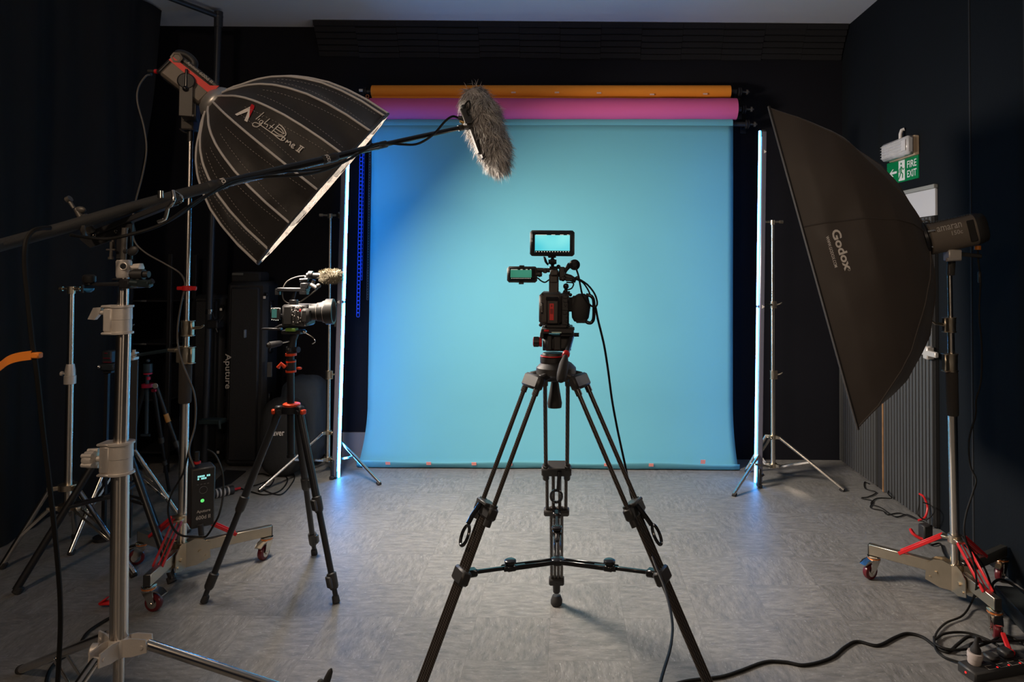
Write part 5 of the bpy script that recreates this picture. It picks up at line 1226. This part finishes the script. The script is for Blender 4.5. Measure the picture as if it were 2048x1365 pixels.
# ---- articulated arm clamped on the steel stand
ta = thing('articulated_arm', B(247, 568), 'black articulated arm with knobs clamped below the top of the steel stand', 'arm')
mb = MB(); mb.bar(B(172, 570, -.03), B(246, 568, -.03), .016, .012, None, .003); mb.cyl(B(178, 570, -.03), B(178, 552, -.03), .014); mb.obj('lower_arm', ta, blackmetal)
mb = MB(); mb.lathe(B(178, 566, -.035), (0, 0, 1), [(0, .014), (.005, .018), (.02, .018), (.025, .012)], 12); mb.obj('left_knob', ta, blackplastic)
mb = MB(); mb.pbox(236, 558, 258, 578, YC-.045, .09, .005); mb.pbox(223, 557, 238, 561, YC-.03, .01, .002); mb.obj('stand_clamp', ta, blackmetal)
mb = MB(); mb.cyl(B(256, 567, -.03), B(266, 566, -.03), .010); mb.cyl(B(262, 566, -.035), B(300, 569, -.035), .011); mb.pbox(272, 560, 296, 575, YC-.05, .03, .004); mb.cyl(B(300, 565, -.04), B(306, 562, -.04), .008); mb.obj('upper_arm', ta, mat('arm_teal_black', (.03, .045, .05), .3, .5))
mb = MB(); mb.cyl(B(262, 549, -.03), B(270, 549, -.03), .012); mb.cyl(B(286, 549, -.03), B(298, 549, -.03), .010); mb.cyl(B(268, 549, -.03), B(288, 549, -.03), .016); mb.cyl(B(277, 549, -.03), B(277, 562, -.03), .008); mb.obj('tension_knob', ta, blackplastic)
mb = MB(); mb.lathe(B(178, 577, -.03), (0, 0, -1), [(0, .014), (.006, .013), (.012, .006)], 16); mb.obj('blue_cap', ta, mat('blue_cap', (.05, .30, .65), .25))

# ================================================================== SMALLER STANDS AT THE LEFT
# chrome stand in front of the curtain
Y4 = 3.50; C4 = V((P(137, 1000, Y4).x, Y4, 0)); T4 = P(143, 578, Y4)
f1, f2, f3 = F(3, 1139), F(269, 1155), F(150, 1078)
zq = lambda py: P(137, py, Y4).z
t4 = light_stand('light_stand', 'slim chrome light stand at the far left in front of the curtain', 'chrome stands at the left', C4, T4, [f1, f2, f3], zq(974), zq(1014),
                 [(zq(1022), zq(750), .0185), (zq(752), T4.z, .0145)], [], chrome, hub_r=.070, leg_r=.0125, brace_at=.60, hubm=zinc)
mb = MB(); a = along(C4, T4, zq(768)); mb.lathe(a, (0, 0, 1), [(0, .027), (.04, .027), (.042, .024), (.07, .023), (.10, .018)], 24); knob(mb, a+V((-.022, 0, .05)), (-1, -.1, .1), .010, .014); mb.obj('clamp_collar', t4, castal)
mb = MB(); mb.cyl(T4-V((0, 0, .025)), T4+V((0, 0, .012)), .019); mb.cyl(P(120, 578, Y4), P(166, 578, Y4), .007); mb.cyl(P(120, 578, Y4), P(126, 578, Y4), .011); mb.cyl(P(152, 578, Y4), P(160, 578, Y4), .011); mb.obj('grip_head', t4, zinc)
mb = MB(); mb.cyl(P(165, 570, Y4), P(165, 586, Y4), .007); mb.obj('head_bolt', t4, blackmetal)
# chrome stand hidden behind the steel one
Y5 = 3.85; C5 = V((P(243, 1000, Y5).x, Y5, 0)); T5 = P(246, 640, Y5); f1, f2, f3 = F(140, 1112), F(378, 1066), F(238, 1018)
zq5 = lambda py: P(243, py, Y5).z
t5 = light_stand('light_stand', 'chrome light stand mostly hidden behind the heavy steel stand', 'chrome stands at the left', C5, T5, [f1, f2, f3], zq5(899), zq5(938), [(zq5(945), T5.z, .016)], [(zq5(665), zq5(645), .02)], chrome, hub_r=.065, leg_r=.0125, brace_at=.60, hubm=zinc)
# black stand
Y6 = 3.42; C6 = V((P(236, 1000, Y6).x, Y6, 0)); T6 = P(240, 700, Y6); f1, f2 = F(32, 1189), F(345, 1167); f3 = V((-2.33, 3.9, 0))
zq6 = lambda py: P(236, py, Y6).z
t6 = light_stand('light_stand', 'black light stand with wide legs behind the heavy steel stand', None, C6, T6, [f1, f2, f3], zq6(885), zq6(990), [(zq6(1000), T6.z, .017)], [], blackmetal, hub_r=.05, leg_r=.0165, brace_at=.45, hubm=blackplastic)
# horizontal arm from it to the rolling stand
mb = MB(); mb.cyl(P(240, 716, Y6), P(362, 697, 3.30), .0085); o = mb.obj('crossbar', m=mat('crossbar_blueblack', (.03, .05, .06), .35, .4), loc=P(300, 706, 3.35)); tag(o, 'dark ribbed crossbar between the black stand and the left rolling stand', 'crossbar')
mb = MB(); mb.pbox(256, 706, 266, 722, 3.38, .05, .004); mb.cyl(P(262, 711, 3.37), P(272, 709, 3.37), .010); mb.cyl(P(268, 700, 3.37), P(268, 716, 3.37), .008); o = mb.obj('bar_clamp', m=castal, loc=P(262, 712, 3.38)); tag(o, 'small grey clamp on the left end of the dark crossbar', 'clamp')
mb = MB(); a = P(261, 720, 3.75); b = P(270, 900, 3.75); mb.box((a+b)/2, (b.x-a.x+.012, .012, a.z-b.z), None, .002); mb.box(V(((a.x+b.x)/2, 3.75, b.z/2)), (.02, .012, b.z-.002)); o = mb.obj('metal_upright', m=mat('dull_upright', (.07, .07, .07), .5, .4), loc=(b.x, 3.75, 0)); tag(o, 'flat dull grey metal upright just right of the heavy steel stand', 'post')
# camera body hanging in the dark
tg = thing('hanging_camera', P(208, 718, 3.7), 'dark small camera rig with red glints left of the heavy steel stand', 'camera')
mb = MB(); mb.pbox(198, 728, 226, 742, 3.68, .07, .006); mb.pbox(203, 702, 222, 728, 3.69, .05, .006); mb.obj('body', tg, mat('rig_blueblack', (.025, .03, .035), .35)); [MB().pbox(x0_, y0_, x1_, y0_+2.4, 3.685, .01, .001).obj('red_trim', tg, mat('dim_red', (.12, .01, .02), .4)) for x0_, y0_, x1_ in ((206, 716, 220), (206, 724, 222), (208, 706, 214))]; mb = MB(); mb.ball(P(197, 734, 3.67), .011); mb.obj('lens_glint', tg, steel)
mb = MB(); mb.pbox(205, 742, 222, 748, 3.70, .05, .003); mb.bar(P(215, 748, 3.72), V((P(215, 748, 3.72).x, 3.72, .02)), .018, .018); mb.cyl(V((P(215, 748, 3.72).x, 3.72, .002)), V((P(215, 748, 3.72).x, 3.72, .02)), .05); mb.obj('support_post', tg, blackmetal)
# red ringed tripod at the back
Y7 = 4.25; C7 = V((P(295, 900, Y7).x, Y7, 0)); t7 = thing('compact_tripod', C7, 'thin black tripod with red rings and a yellow tag, at the back left', 'tripod')
H7 = V((C7.x, Y7, P(295, 774, Y7).z))
for i, ff in enumerate((F(392, 1004), F(338, 986), F(232, 1000))):
    d = V((ff.x-C7.x, ff.y-C7.y, 0)).normalized(); h = H7+d*.04; e = V((ff.x, ff.y, .01)); lg = MB().cyl(h, h.lerp(e, .5), .013).obj('leg', t7, blackmetal); lg['_b'] = t7['_b']
    MB().cyl(h.lerp(e, .48), e, .010).obj('leg_tube', lg, blackmetal); MB().cyl(h.lerp(e, .48), h.lerp(e, .53), .016).obj('leg_lock', lg, darkgrey); MB().cyl(h.lerp(e, .70), h.lerp(e, .74), .014).obj('leg_lock', lg, darkgrey)
    if i == 0: MB().cyl(h.lerp(e, .24), h.lerp(e, .31), .0145).obj('yellow_tag', lg, mat('yellow_tag', (.45, .22, .06), .5))
mb = MB(); mb.cyl(P(295, 735, Y7), P(293, 868, Y7), .011); mb.cyl(P(282, 871, Y7), P(300, 871, Y7), .008); mb.cyl(P(296, 728, Y7), P(296, 745, Y7), .026); mb.ball(P(296, 722, Y7), .012); mb.obj('centre_column', t7, mat('tripod_blueblack', (.03, .05, .07), .35, .3))
mb = MB(); mb.cyl(P(296, 746, Y7), P(296, 749, Y7), .025); mb.cyl(P(296, 768, Y7), P(296, 775, Y7), .036); mb.cyl(P(297, 754, Y7), P(297, 760, Y7), .012); mb.box(P(309, 781, Y7), (.03, .03, .02), None, .004); mb.obj('red_fittings', t7, mat('raspberry_anodised', (.45, .02, .06), .35, .3))
MB().lathe(P(311, 772, Y7-.03), (0, -1, 0), [(0, .016), (.006, .016)], 18, ).obj('round_knob', t7, lettergrey)

# ================================================================== BALLAST BOX ON THE LEFT ROLLING STAND
tx = thing('lamp_control_box', P(402, 1060, 3.14), 'black lamp power box with a green lit button hanging on the left rolling stand', 'control box')
rz = Matrix.Rotation(R(42), 3, 'Z'); cb2 = P(402, 990, 3.20); hx = .100; hz = abs(P(402, 932, 3.13).z-P(402, 1052, 3.13).z)
def FX(u, v, off=.0): # on the right-hand face: u -1..1, v 0..1 from top
    return cb2+rz @ V((hx/2*u, -(hx/2)-off, 0))+V((0, 0, hz/2-hz*v))
# choose rotation so the wide display face looks to the right and to the camera
rz = Matrix.Rotation(R(38), 3, 'Z'); mb = MB(); mb.box(cb2, (.100, .100, hz), rz, .006); mb.obj('case', tx, blackplastic)
boxm = mat('box_lit_display', (.02, .05, .05), .3, emis=(.35, .9, .85), estr=.9)
mb = MB()
for r0, v0, n, w in ((0, .135, 7, .16), (1, .175, 5, .16)):
    for k in range(n):
        if (k*7+r0) % 5 == 3: continue
        a = FX(-.42+.15*k, v0, .001); mb.box(a, (.006, .001, .008), rz)
mb.obj('display', tx, boxm)
mb = MB(); 
for k in range(4): mb.box(FX(-.45+.28*k, .27, .001), (.008, .001, .004), rz)
mb.ring(FX(0, .37, .002), rz @ V((0, -1, 0)), .016, .0012, 24, 6); mb.obj('dial', tx, mat('dial_grey', (.10, .10, .10), .4))
mb = MB(); mb.ball(FX(-.05, .55, .0), .008, (1, .5, 1), rot=rz); mb.obj('power_button', tx, mat('green_button', (.02, .2, .04), .3, emis=(.15, .9, .2), estr=.8))
mb = MB(); fx = lambda u0, u1, v0, v1: (lambda u, v: FX(u0+(u1-u0)*u, v0+(v1-v0)*v, .0012)); write(mb, 'Aputure', fx(-.5, .62, .76, .70)); write(mb, '600d II', fx(-.55, .62, .86, .795)); mb.obj('lettering', tx, lettergrey, recalc=False)
mb = MB(); c = P(394, 926, 3.17); mb.cyl(c-V((0, 0, .01)), c+V((0, 0, .05)), .010); mb.obj('top_plug', tx, blackrubber); mb = MB(); mb.lathe(c-V((0, 0, .004)), (0, 0, 1), [(0, .016), (.01, .016)], 16); mb.obj('red_ring', tx, red)
mb = MB(); mb.cyl(P(401, 1050, 3.15), P(403, 1072, 3.15), .012); mb.obj('bottom_plug', tx, blackrubber)
cable('box_cable', [P(415, 900, 3.25), P(430, 910, 3.23), P(442, 935, 3.2), P(447, 965, 3.18), P(445, 1000, 3.15), P(438, 1030, 3.12), P(428, 1050, 3.12), P(414, 1072, 3.12), P(404, 1074, 3.12), P(390, 1074, 3.1), P(365, 1072, 3.1), P(348, 1060, 3.1), P(338, 1035, 3.12), P(337, 1010, 3.15), P(345, 985, 3.2), P(365, 950, 3.22), P(372, 925, 3.24), P(378, 900, 3.24)], .0045, 'black cable looped around the lamp power box', n=6)

# ================================================================== BACK LEFT: CASES, BAGS, FRAME
# black pipe frame
pf = thing('pipe_frame', V((P(410, 925, 4.95).x, 4.95, 0)), 'tall black pipe with an elbow at ceiling height at the back left', 'pipe frame')
tpp = P(437, 33, 4.95); bpp = P(408, 955, 4.95); bpp.z = .004; pipem = mat('pipe_black', (.030, .034, .042), .4, .3)
MB().cyl(bpp, tpp, .023, seg=24).obj('upright', pf, pipem); MB().cyl(tpp, P(232, -45, 4.33), .019, seg=20).obj('crossbar', pf, pipem)
mb = MB(); mb.cyl(tpp-V((0, 0, .08)), tpp+V((0, 0, .035)), .030); mb.ball(tpp, .032); mb.obj('elbow', pf, pipem)
mb = MB(); mb.cyl(P(419, 619, 4.95), P(418.6, 628, 4.95), .026, seg=24); mb.obj('chrome_band', pf, chrome)
mb = MB(); mb.pbox(413, 641, 434, 658, 4.89, .10, .006); mb.tube([P(424, 625, 4.90), P(430, 640, 4.88)], .007, 8); mb.tube([P(438, 646, 4.88), P(447, 630, 4.88)], .004, 8); mb.tube([P(432, 657, 4.88), P(435, 665, 4.88)], .006, 8); mb.obj('pipe_clamp', pf, blackmetal)
mb = MB(); mb.pbox(396, 840, 442, 850, 4.88, .08, .004); mb.cyl(P(438, 842, 4.86), P(440, 858, 4.86), .010); mb.tube([P(439, 840, 4.86), P(438, 850, 4.86)], .007, 8); mb.obj('pipe_clamp', pf, mat('clamp_tealblack', (.03, .05, .055), .4, .3))
# hard cases
casem = mat('case_plastic', (.020, .021, .024), .5, noise=.1, bump=.3, bscale=120)
def hardcase(label, x0, x1, ytop, Y, dep, text=None):
    a = P(x0, ytop, Y); b = P(x1, ytop, Y); W = b.x-a.x; H = a.z; t = thing('equipment_case', ((a.x+b.x)/2, Y+dep/2, 0), label, 'case', 'black hard cases against the back wall')
    c = V(((a.x+b.x)/2, Y+dep/2, H/2+.004))
    mb = MB(); mb.box(c, (W*.985, dep, H-.008), None, .03); mb.box(c+V((-W*.02, -dep*.5, 0)), (W*.70, .03, H*.93), None, .012)
    mb.obj('shell', t, casem)
    mb = MB()
    for q in (.14, .36, .64, .86): mb.box(V((b.x-.004, Y+dep*.35, H*q)), (.03, .06, .09), None, .008)
    for q in (.93, .07): mb.box(V((b.x-.01, Y+.0, H*q)), (.028, .02, .03), None, .004)
    mb.obj('latches', t, blackgloss)
    mb = MB()
    for q in (.075, .915): mb.box(V((b.x-.015, Y-.012, H*q)), (.018, .006, .020), None, .002)
    mb.obj('corner_plates', t, lettering)
    mb = MB(); mb.box(V(((a.x+b.x)/2+W*.02, Y-.02, H*.72)), (.014, .03, .06), None, .004); mb.obj('zip_tag', t, mat('pale_blue_tag', (.20, .25, .32), .4)); return t, Y
case1, Yk = hardcase('tall black hard case standing upright with a maker name down its front', 452, 535, 563, 5.02, .22)
mb = MB(); tY = Yk-.020
write(mb, 'Aputure', lambda u, v: P(447+1.5*0+15.5*v, 708+70*u, tY)); mb.obj('lettering', case1, lettergrey, recalc=False)
hardcase('second black hard case standing half behind the black pipe', 384, 448, 590, 5.10, .18)
o = MB().pbox(462, 544, 520, 566, 5.05, .16, .012).obj('soft_pouch', m=mat('pouch_black', (.016, .016, .017), .9), loc=P(490, 564, 5.1)); tag(o, 'small black pouch lying on top of the tall lettered case', 'pouch')
MB().pbox(464, 546, 486, 551, 5.045, .004, .001).obj('grey_label', o, mat('grey_label', (.08, .085, .075), .7)) if False else None
lb = MB().pbox(464, 546, 486, 551, 5.040, .006, .001).obj('grey_label', m=mat('grey_label', (.10, .105, .095), .7)); lb.parent = o; lb.matrix_parent_inverse = Matrix.Translation(-o.location)
# soft bags
def soft(name, c, size, label, m, cat='bag', seed=0, e=3.0, amp=.03):
    rnd = random.Random(seed); ph = [rnd.random()*6 for _ in range(6)]; mb = MB(); n = 40; h = 26; vs = []; 
    for i in range(h+1):
        p = math.pi*i/h
        for k in range(n):
            q = 2*math.pi*k/n; sp_, cp = math.sin(p), math.cos(p)
            f_ = lambda x: (abs(x)**(2/e))*(1 if x >= 0 else -1)
            x = f_(math.cos(q))*f_(sp_); y = f_(math.sin(q))*f_(sp_); z = f_(cp)
            g = 1+amp*(math.sin(q*5+p*3+ph[0])+.7*math.sin(q*9-p*6+ph[1])+.6*math.sin(p*13+q*2+ph[2]))
            vs.append(V((x*size[0]/2*g, y*size[1]/2*g, z*size[2]/2*(1+amp*.5*math.sin(q*3+ph[3])))))
    mn = min(v.z for v in vs); vs = [v+V((c[0], c[1], -mn+c[2])) for v in vs]
    mb.add(vs, [(i*n+k, i*n+(k+1) % n, (i+1)*n+(k+1) % n, (i+1)*n+k) for i in range(h) for k in range(n)])
    bm = mb; o = bm.obj(name, m=m, loc=(c[0], c[1], c[2]), sharp=60); tag(o, label, cat); return o, bm
bagm = mat('bag_nylon', (.016, .017, .019), .8, bump=.5, bscale=30); clothm = mat('cloth_blueblack', (.030, .042, .060), .85, bump=.9, bscale=14)
xa_ = P(598, 900, 4.98)
o1, m1 = soft('cloth_sack', (P(608, 900, 5.12).x, 5.12, .002), (P(650, 900, 5.1).x-P(563, 900, 5.1).x, .30, P(600, 756, 5.05).z), 'bulging dark cloth sack against the back wall behind the orange ringed tripod', clothm, seed=4, e=3.5, amp=.025)
o2, m2 = soft('padded_backpack', (P(562, 900, 4.82).x, 4.86, .002), (P(606, 900, 4.8).x-P(520, 900, 4.8).x, .22, P(560, 800, 4.8).z), 'black padded backpack with white lettering standing on the floor behind the orange ringed tripod', bagm, 'backpack', seed=9, e=3.2, amp=.012)
bv2 = bvh_of(m2); pp = onto(bv2, .002); mb = MB(); write(mb, 'aver', lambda u, v: pp(546+23*u, 872-8.5*v) or o2.location)
lb = mb.obj('lettering', m=lettering, recalc=False); lb.parent = o2; lb.matrix_parent_inverse = Matrix.Translation(-o2.location)
# grey cable hanging tag
o = MB().pbox(534, 725, 543, 755, 4.99, .012, .003).obj('luggage_tag', m=mat('tag_grey', (.10, .10, .10), .6), parent=case1)
# spools / mat on the floor
o = MB().prism([F(432, 962, .002), F(425, 980, .002), F(462, 968, .002), F(492, 944, .002), F(452, 942, .002)], (0, 0, .006)).obj('floor_mat', m=mat('rubber_mat', (.012, .012, .013), .8), loc=F(460, 955)); tag(o, 'small black rubber mat lying on the floor in front of the tall case', 'mat')
a, b = F(424, 990, .028), F(466, 980, .028); mb = MB(); mb.use(blackplastic).cyl(a, b, .028); mb.use(lettergrey); dd = (b-a).normalized()
for q in (.15, .32, .5, .7): mb.cyl(a.lerp(b, q), a.lerp(b, q+.07), .0285)
o = mb.obj('cable_reel', loc=a-V((0, 0, .028))); tag(o, 'small black cylindrical reel with pale markings lying right of the power box', 'reel')
a = F(466, 980, .02); o = MB().cyl(a, F(480, 977, .012), .008).obj('red_connector', m=red, loc=a); tag(o, 'small red connector at the end of the cylindrical reel', 'connector')
cable('back_floor_cable', [F(480, 977, .006), F(505, 985, .006), F(530, 990, .006), F(560, 982, .006), F(575, 960, .006), F(560, 948, .006), F(535, 962, .006), F(505, 972, .006), F(496, 960, .006), F(520, 948, .006), F(538, 952, .006)], .0045, 'thin black cables curling on the floor in front of the cases').name = 'floor_cable'
cable('back_floor_cable', [F(535, 942, .006), F(548, 955, .006), F(540, 972, .006), F(520, 976, .006), F(560, 990, .006), F(585, 965, .006), F(588, 950, .006), F(575, 942, .006)], .004, 'second black cable coiled on the floor under the orange ringed tripod').name = 'floor_cable'
# dark rack on the far left behind the curtain edge
rk = thing('storage_rack', V((P(285, 900, 4.95).x, 5.05, 0)), 'dark storage rack with metal shelf fronts at the back left', 'rack')
xL, xR = P(205, 700, 4.9).x, P(338, 700, 4.9).x; mb = MB()
for x in (xL, xR):
    for y in (4.90, 5.22): mb.box((x, y, .78), (.03, .03, 1.556), None, .003)
mb.obj('uprights', rk, blackmetal)
for py in (602, 688, 800, 905):
    z = P(270, py, 4.9).z; MB().box(((xL+xR)/2, 5.06, z), (xR-xL, .34, .012)).obj('shelf', rk, blackmetal)
    if py < 700: MB().box(((P(264, py, 4.88).x+P(291, py, 4.88).x)/2, 4.885, z), (.10, .008, .012), None, .001).obj('shelf_label', rk, mat('shelf_strip', (.09, .09, .09), .5))
o = MB().pbox(338, 662, 366, 686, 4.6, .06, .006).obj('small_camera', m=mat('rig_blueblack', (.025, .03, .035), .35), loc=P(352, 686, 4.6)) if False else None

# ================================================================== RIGHT FLOOR: POWER STRIP, BRICK, CABLES
ps = thing('power_strip', F(1985, 1350), 'black multi socket power strip with red lights in the lower right corner', 'power strip')
pa, pb_ = F(1950, 1362, .0), F(2110, 1332, .0); dd = (pb_-pa).normalized(); nn_ = V((-dd.y, dd.x, 0)); rotp = Matrix((dd, nn_, V((0, 0, 1)))).transposed(); Lp_ = 1.05*(pb_-pa).length
cen = pa+dd*(Lp_/2-.02)+nn_*.02+V((0, 0, .021)); wps = .085
mb = MB(); mb.box(cen, (Lp_, wps, .038), rotp, .006); mb.obj('housing', ps, blackplastic)
PS = lambda x, y, z=.0195: pa+dd*(x-.02)+nn_*(.02+y)+V((0, 0, .021+z))
step = .052; mbs = MB(); mbl = MB(); mbo = MB()
for k in range(6):
    x = .085+step*k
    mbs.box(PS(x, -.014), (.030, .002, .001), rotp); mbs.box(PS(x-.015, -.0245), (.002, .022, .001), rotp); mbs.box(PS(x, -.035), (.030, .002, .001), rotp)
    mbl.ball(PS(x+.026, -.030, .019), .0042, (1, 1, .5)); mbo.box(PS(x, .016), (.022, .026, .0012), rotp)
mbs.obj('switch_outline', ps, mat('switch_line', (.30, .27, .24), .5)); mbl.obj('red_lights', ps, mat('neon_red', (.3, .01, .01), .4, emis=(1, .03, .03), estr=.8)); mbo.obj('sockets', ps, blackgloss)
MB().box(pa+nn_*.02-dd*.021+V((0, 0, .021))-V((0, 0, 0)), (.004, .006, .006), rotp).obj('end_light', ps, MATS['neon_red'])
pw = thing('travel_adapter', PS(.045, .015), 'round white adapter with a black plug standing on the power strip', 'plug adapter')
c = PS(.05, .012, .020); ax = V((.06, -.08, 1)).normalized()
mb = MB(); mb.lathe(c, ax, [(0, .022), (.004, .0235), (.020, .0235), (.021, .026), (.036, .027), (.042, .025)], 32); mb.obj('adapter', pw, mat('adapter_white', (.42, .36, .33), .5))
mb = MB(); mb.lathe(c+ax*.042, ax, [(0, .018), (.012, .018), (.02, .013), (.034, .009), (.058, .005)], 20); mb.obj('plug', pw, blackrubber)
pe = c+ax*.098
for i, (x, m_, lab) in enumerate(((.20, blackplastic, 'black plug in the power strip right of the white adapter'), (.135, blackplastic, 'black flat plug in the power strip next to the white adapter'))):
    c = PS(x, .018, .034 if i == 0 else .028); o = MB().box(c, (.045, .045, .026 if i == 0 else .016), rotp, .006).obj('mains_plug', m=m_, loc=c-V((0, 0, .013))); tag(o, lab, 'plug', 'plugs in the power strip')
a, b = F(2006, 1268, .05), F(2018, 1300, .05); mb = MB(); mb.bar(a, b, .018, .012, None, .003); mb.box(b+V((.0, -.01, -.006)), (.03, .022, .02), None, .006); o = mb.obj('red_tagged_plug', m=red, loc=b); tag(o, 'red tagged plug beside the near wheel of the right rolling stand', 'plug')
tpb = thing('power_supply', F(2040, 1240), 'long black power supply box on the floor at the right edge', 'power supply')
a, b = F(2006, 1212), F(2085, 1300); dd2 = (b-a).normalized(); n2 = V((dd2.y, -dd2.x, 0)); rot2 = Matrix((dd2, n2, V((0, 0, 1)))).transposed()
mb = MB(); mb.box((a+b)/2+V((.03, .03, .038)), ((b-a).length, .095, .072), rot2, .006); mb.obj('case', tpb, mat('supply_grey', (.022, .026, .027), .5))
# cables on the right floor
cz = .006
cable('floor_cable', [F(1340, 1372, cz), F(1380, 1362, cz), F(1440, 1355, cz), F(1480, 1343, cz), F(1530, 1325, cz), F(1570, 1325, cz), F(1610, 1331, cz), F(1660, 1318, cz), F(1690, 1295, cz), F(1715, 1284, cz), F(1755, 1292, cz), F(1790, 1276, cz), F(1815, 1268, cz), F(1845, 1275, cz), F(1870, 1293, cz), F(1895, 1305, cz), F(1915, 1290, .012), F(1935, 1275, .02), F(1952, 1276, .03), P(1962, 1283, 2.60), pe], .0062, 'black cable snaking over the floor from the centre tripod to the white adapter', n=6)
cable('floor_cable', [F(1870, 1280, .012), F(1890, 1268, .012), F(1930, 1266, .012), F(1970, 1278, .012), F(2000, 1295, .012), F(2015, 1310, .02), F(2040, 1318, .02)], .005, 'black cable making a long arc below the near wheel of the right rolling stand', n=6)
cable('floor_cable', [F(1868, 1275, .018), F(1872, 1290, .018), F(1900, 1300, .018), F(1940, 1298, .018), F(1980, 1285, .02), F(2010, 1272, .02), F(2050, 1290, .02)], .005, 'black cable looping from the coil towards the right edge', n=6)
cable('floor_cable', [F(1945, 1312, .03), F(1938, 1300, .03), F(1942, 1288, .03), F(1965, 1284, .03), F(2000, 1284, .03), F(2050, 1282, .03), F(2080, 1285, .03)], .0045, 'black cable curling behind the white adapter', n=6)
cable('floor_cable', [P(1925, 1075, 3.05), P(1938, 1095, 2.98), F(1965, 1130, .15), F(1980, 1165, .10), F(1986, 1200, .06), F(1998, 1222, .03), F(2004, 1240, .02), F(2003, 1265, .02)], .0048, 'black cable dropping past the rear wheel of the right rolling stand', n=6)
cable('floor_cable', [F(2004, 1235, .03), F(1990, 1190, .06), F(1985, 1170, .06), F(2000, 1160, .05), F(2025, 1170, .03), F(2060, 1195, .02)], .006, 'black cable arching over the power supply box', n=6)
cable('floor_cable', [F(1738, 968, cz), F(1729, 965, cz), F(1731, 978, cz), F(1752, 985, cz), F(1738, 994, cz), F(1723, 997, cz), F(1745, 1003, cz), F(1741, 1016, cz), F(1765, 1022, cz), F(1775, 1030, cz), F(1800, 1027, cz), F(1830, 1038, cz), F(1848, 1044, cz)], .0035, 'thin black cable tangled on the floor in front of the ribbed door', n=6)
cable('floor_cable', [F(1778, 978, cz), F(1776, 988, .05), F(1783, 997, cz), F(1755, 997, cz), F(1742, 1008, cz), F(1762, 1016, cz), F(1790, 1034, cz), F(1815, 1030, cz), F(1840, 1042, cz)], .0035, 'second thin cable crossing the tangle in front of the ribbed door', n=6)
cable('red_cable', [P(1836, 1042, 3.95), P(1850, 1035, 3.95), P(1855, 1015, 3.97), P(1848, 995, 3.98), P(1838, 988, 4.0)], .006, 'red cable loop rising beside the foot of the ribbed door', red, n=6)
cable('thin_wall_cable', [P(1838, 988, 4.0), P(1838, 1010, 3.97), P(1836, 1030, 3.95), P(1852, 1040, 3.93), P(1868, 1025, 3.9), P(1862, 1012, 3.93), P(1845, 1005, 3.95)], .0035, 'thin black cable looped with the red one by the ribbed door', n=6)
c = F(1851, 1064, .045); o = MB().box(c, (.06, .05, .082), Matrix.Rotation(R(15), 3, 'Z'), .006).obj('power_adapter', m=blackplastic, loc=c-V((0, 0, .045))); tag(o, 'black power adapter on the floor beside the ribbed door', 'power adapter')
c = F(1838, 1075, .012); mb = MB(); mb.tube(spline([c+V((.03, .02, .0)), c+V((-.01, .01, .0)), c+V((-.03, .03, .03)), c+V((-.035, -.0, .02)), c+V((0, -.02, .0)), c+V((.03, -.03, .004))], 5), .008, 8); o = mb.obj('red_cable_tie', m=red, loc=c); tag(o, 'red cable tie lying in front of the black power adapter', 'cable tie')
cable('adapter_cable', [F(1848, 1080, .01), F(1862, 1090, .01), F(1880, 1088, .01), F(1887, 1105, .01), F(1895, 1120, .01)], .0045, 'short black cable from the power adapter to the foot of the right rolling stand', n=6)
# small black gadget at the lower edge and red tab on the left
mb = MB(); a = F(655, 1352, .03); mb.lathe(F(650, 1372, .01), V((.35, .1, 1)), [(0, .010), (.015, .013), (.03, .012), (.05, .009), (.06, .003)], 12); mb.ball(F(641, 1366, .012), .012); o = mb.obj('cable_plug', m=blackrubber, loc=F(645, 1370)); tag(o, 'black plug standing at the bottom edge near the end of the steel stand leg', 'plug')
c = F(214, 1207, .02); mb = MB(); mb.bar(c+V((-.03, 0, 0)), c+V((.05, .01, 0)), .03, .014, None, .004); mb.bar(c+V((-.03, 0, 0)), c+V((0, .0, .022)), .03, .008, None, .003); o = mb.obj('brake_pedal', m=red, loc=c-V((0, 0, .02))); tag(o, 'red pedal tab on the floor just left of the steel column', 'pedal')

# ================================================================== LIGHT
def area(name, loc, tgt, size, power, col, shape='DISK', sy=None):
    l = bpy.data.lights.new(name, 'AREA'); l.shape = shape; l.size = size; l.energy = power; l.color = col
    if sy: l.size_y = sy
    o = bpy.data.objects.new(name, l); COL.objects.link(o); o.location = V(loc); o.rotation_euler = (V(tgt)-V(loc)).to_track_quat('-Z', 'Y').to_euler(); return o
area('ceiling_lamp', (-1.9, -.4, 3.25), (-1.2, 2.6, .3), .35, CEIL_E, (1, .74, .52))
area('rear_fill_light', (.7, -1.3, 2.35), (.9, 2.6, .9), .5, REAR_FILL_E, (1, .78, .58))  # added unseen warm fill well below the ceiling, keeps the softbox top dark
w = bpy.data.worlds.new('world'); scene.world = w; w.use_nodes = True; w.node_tree.nodes['Background'].inputs[0].default_value = (.5, .6, .9, 1); w.node_tree.nodes['Background'].inputs[1].default_value = .012
vs_ = scene.view_settings; vs_.view_transform = 'Standard'; vs_.look = 'None'; vs_.exposure = EXPO; vs_.gamma = 1; vs_.use_curve_mapping = False
for o in bpy.data.objects:
    if '_b' in o: del o['_b']
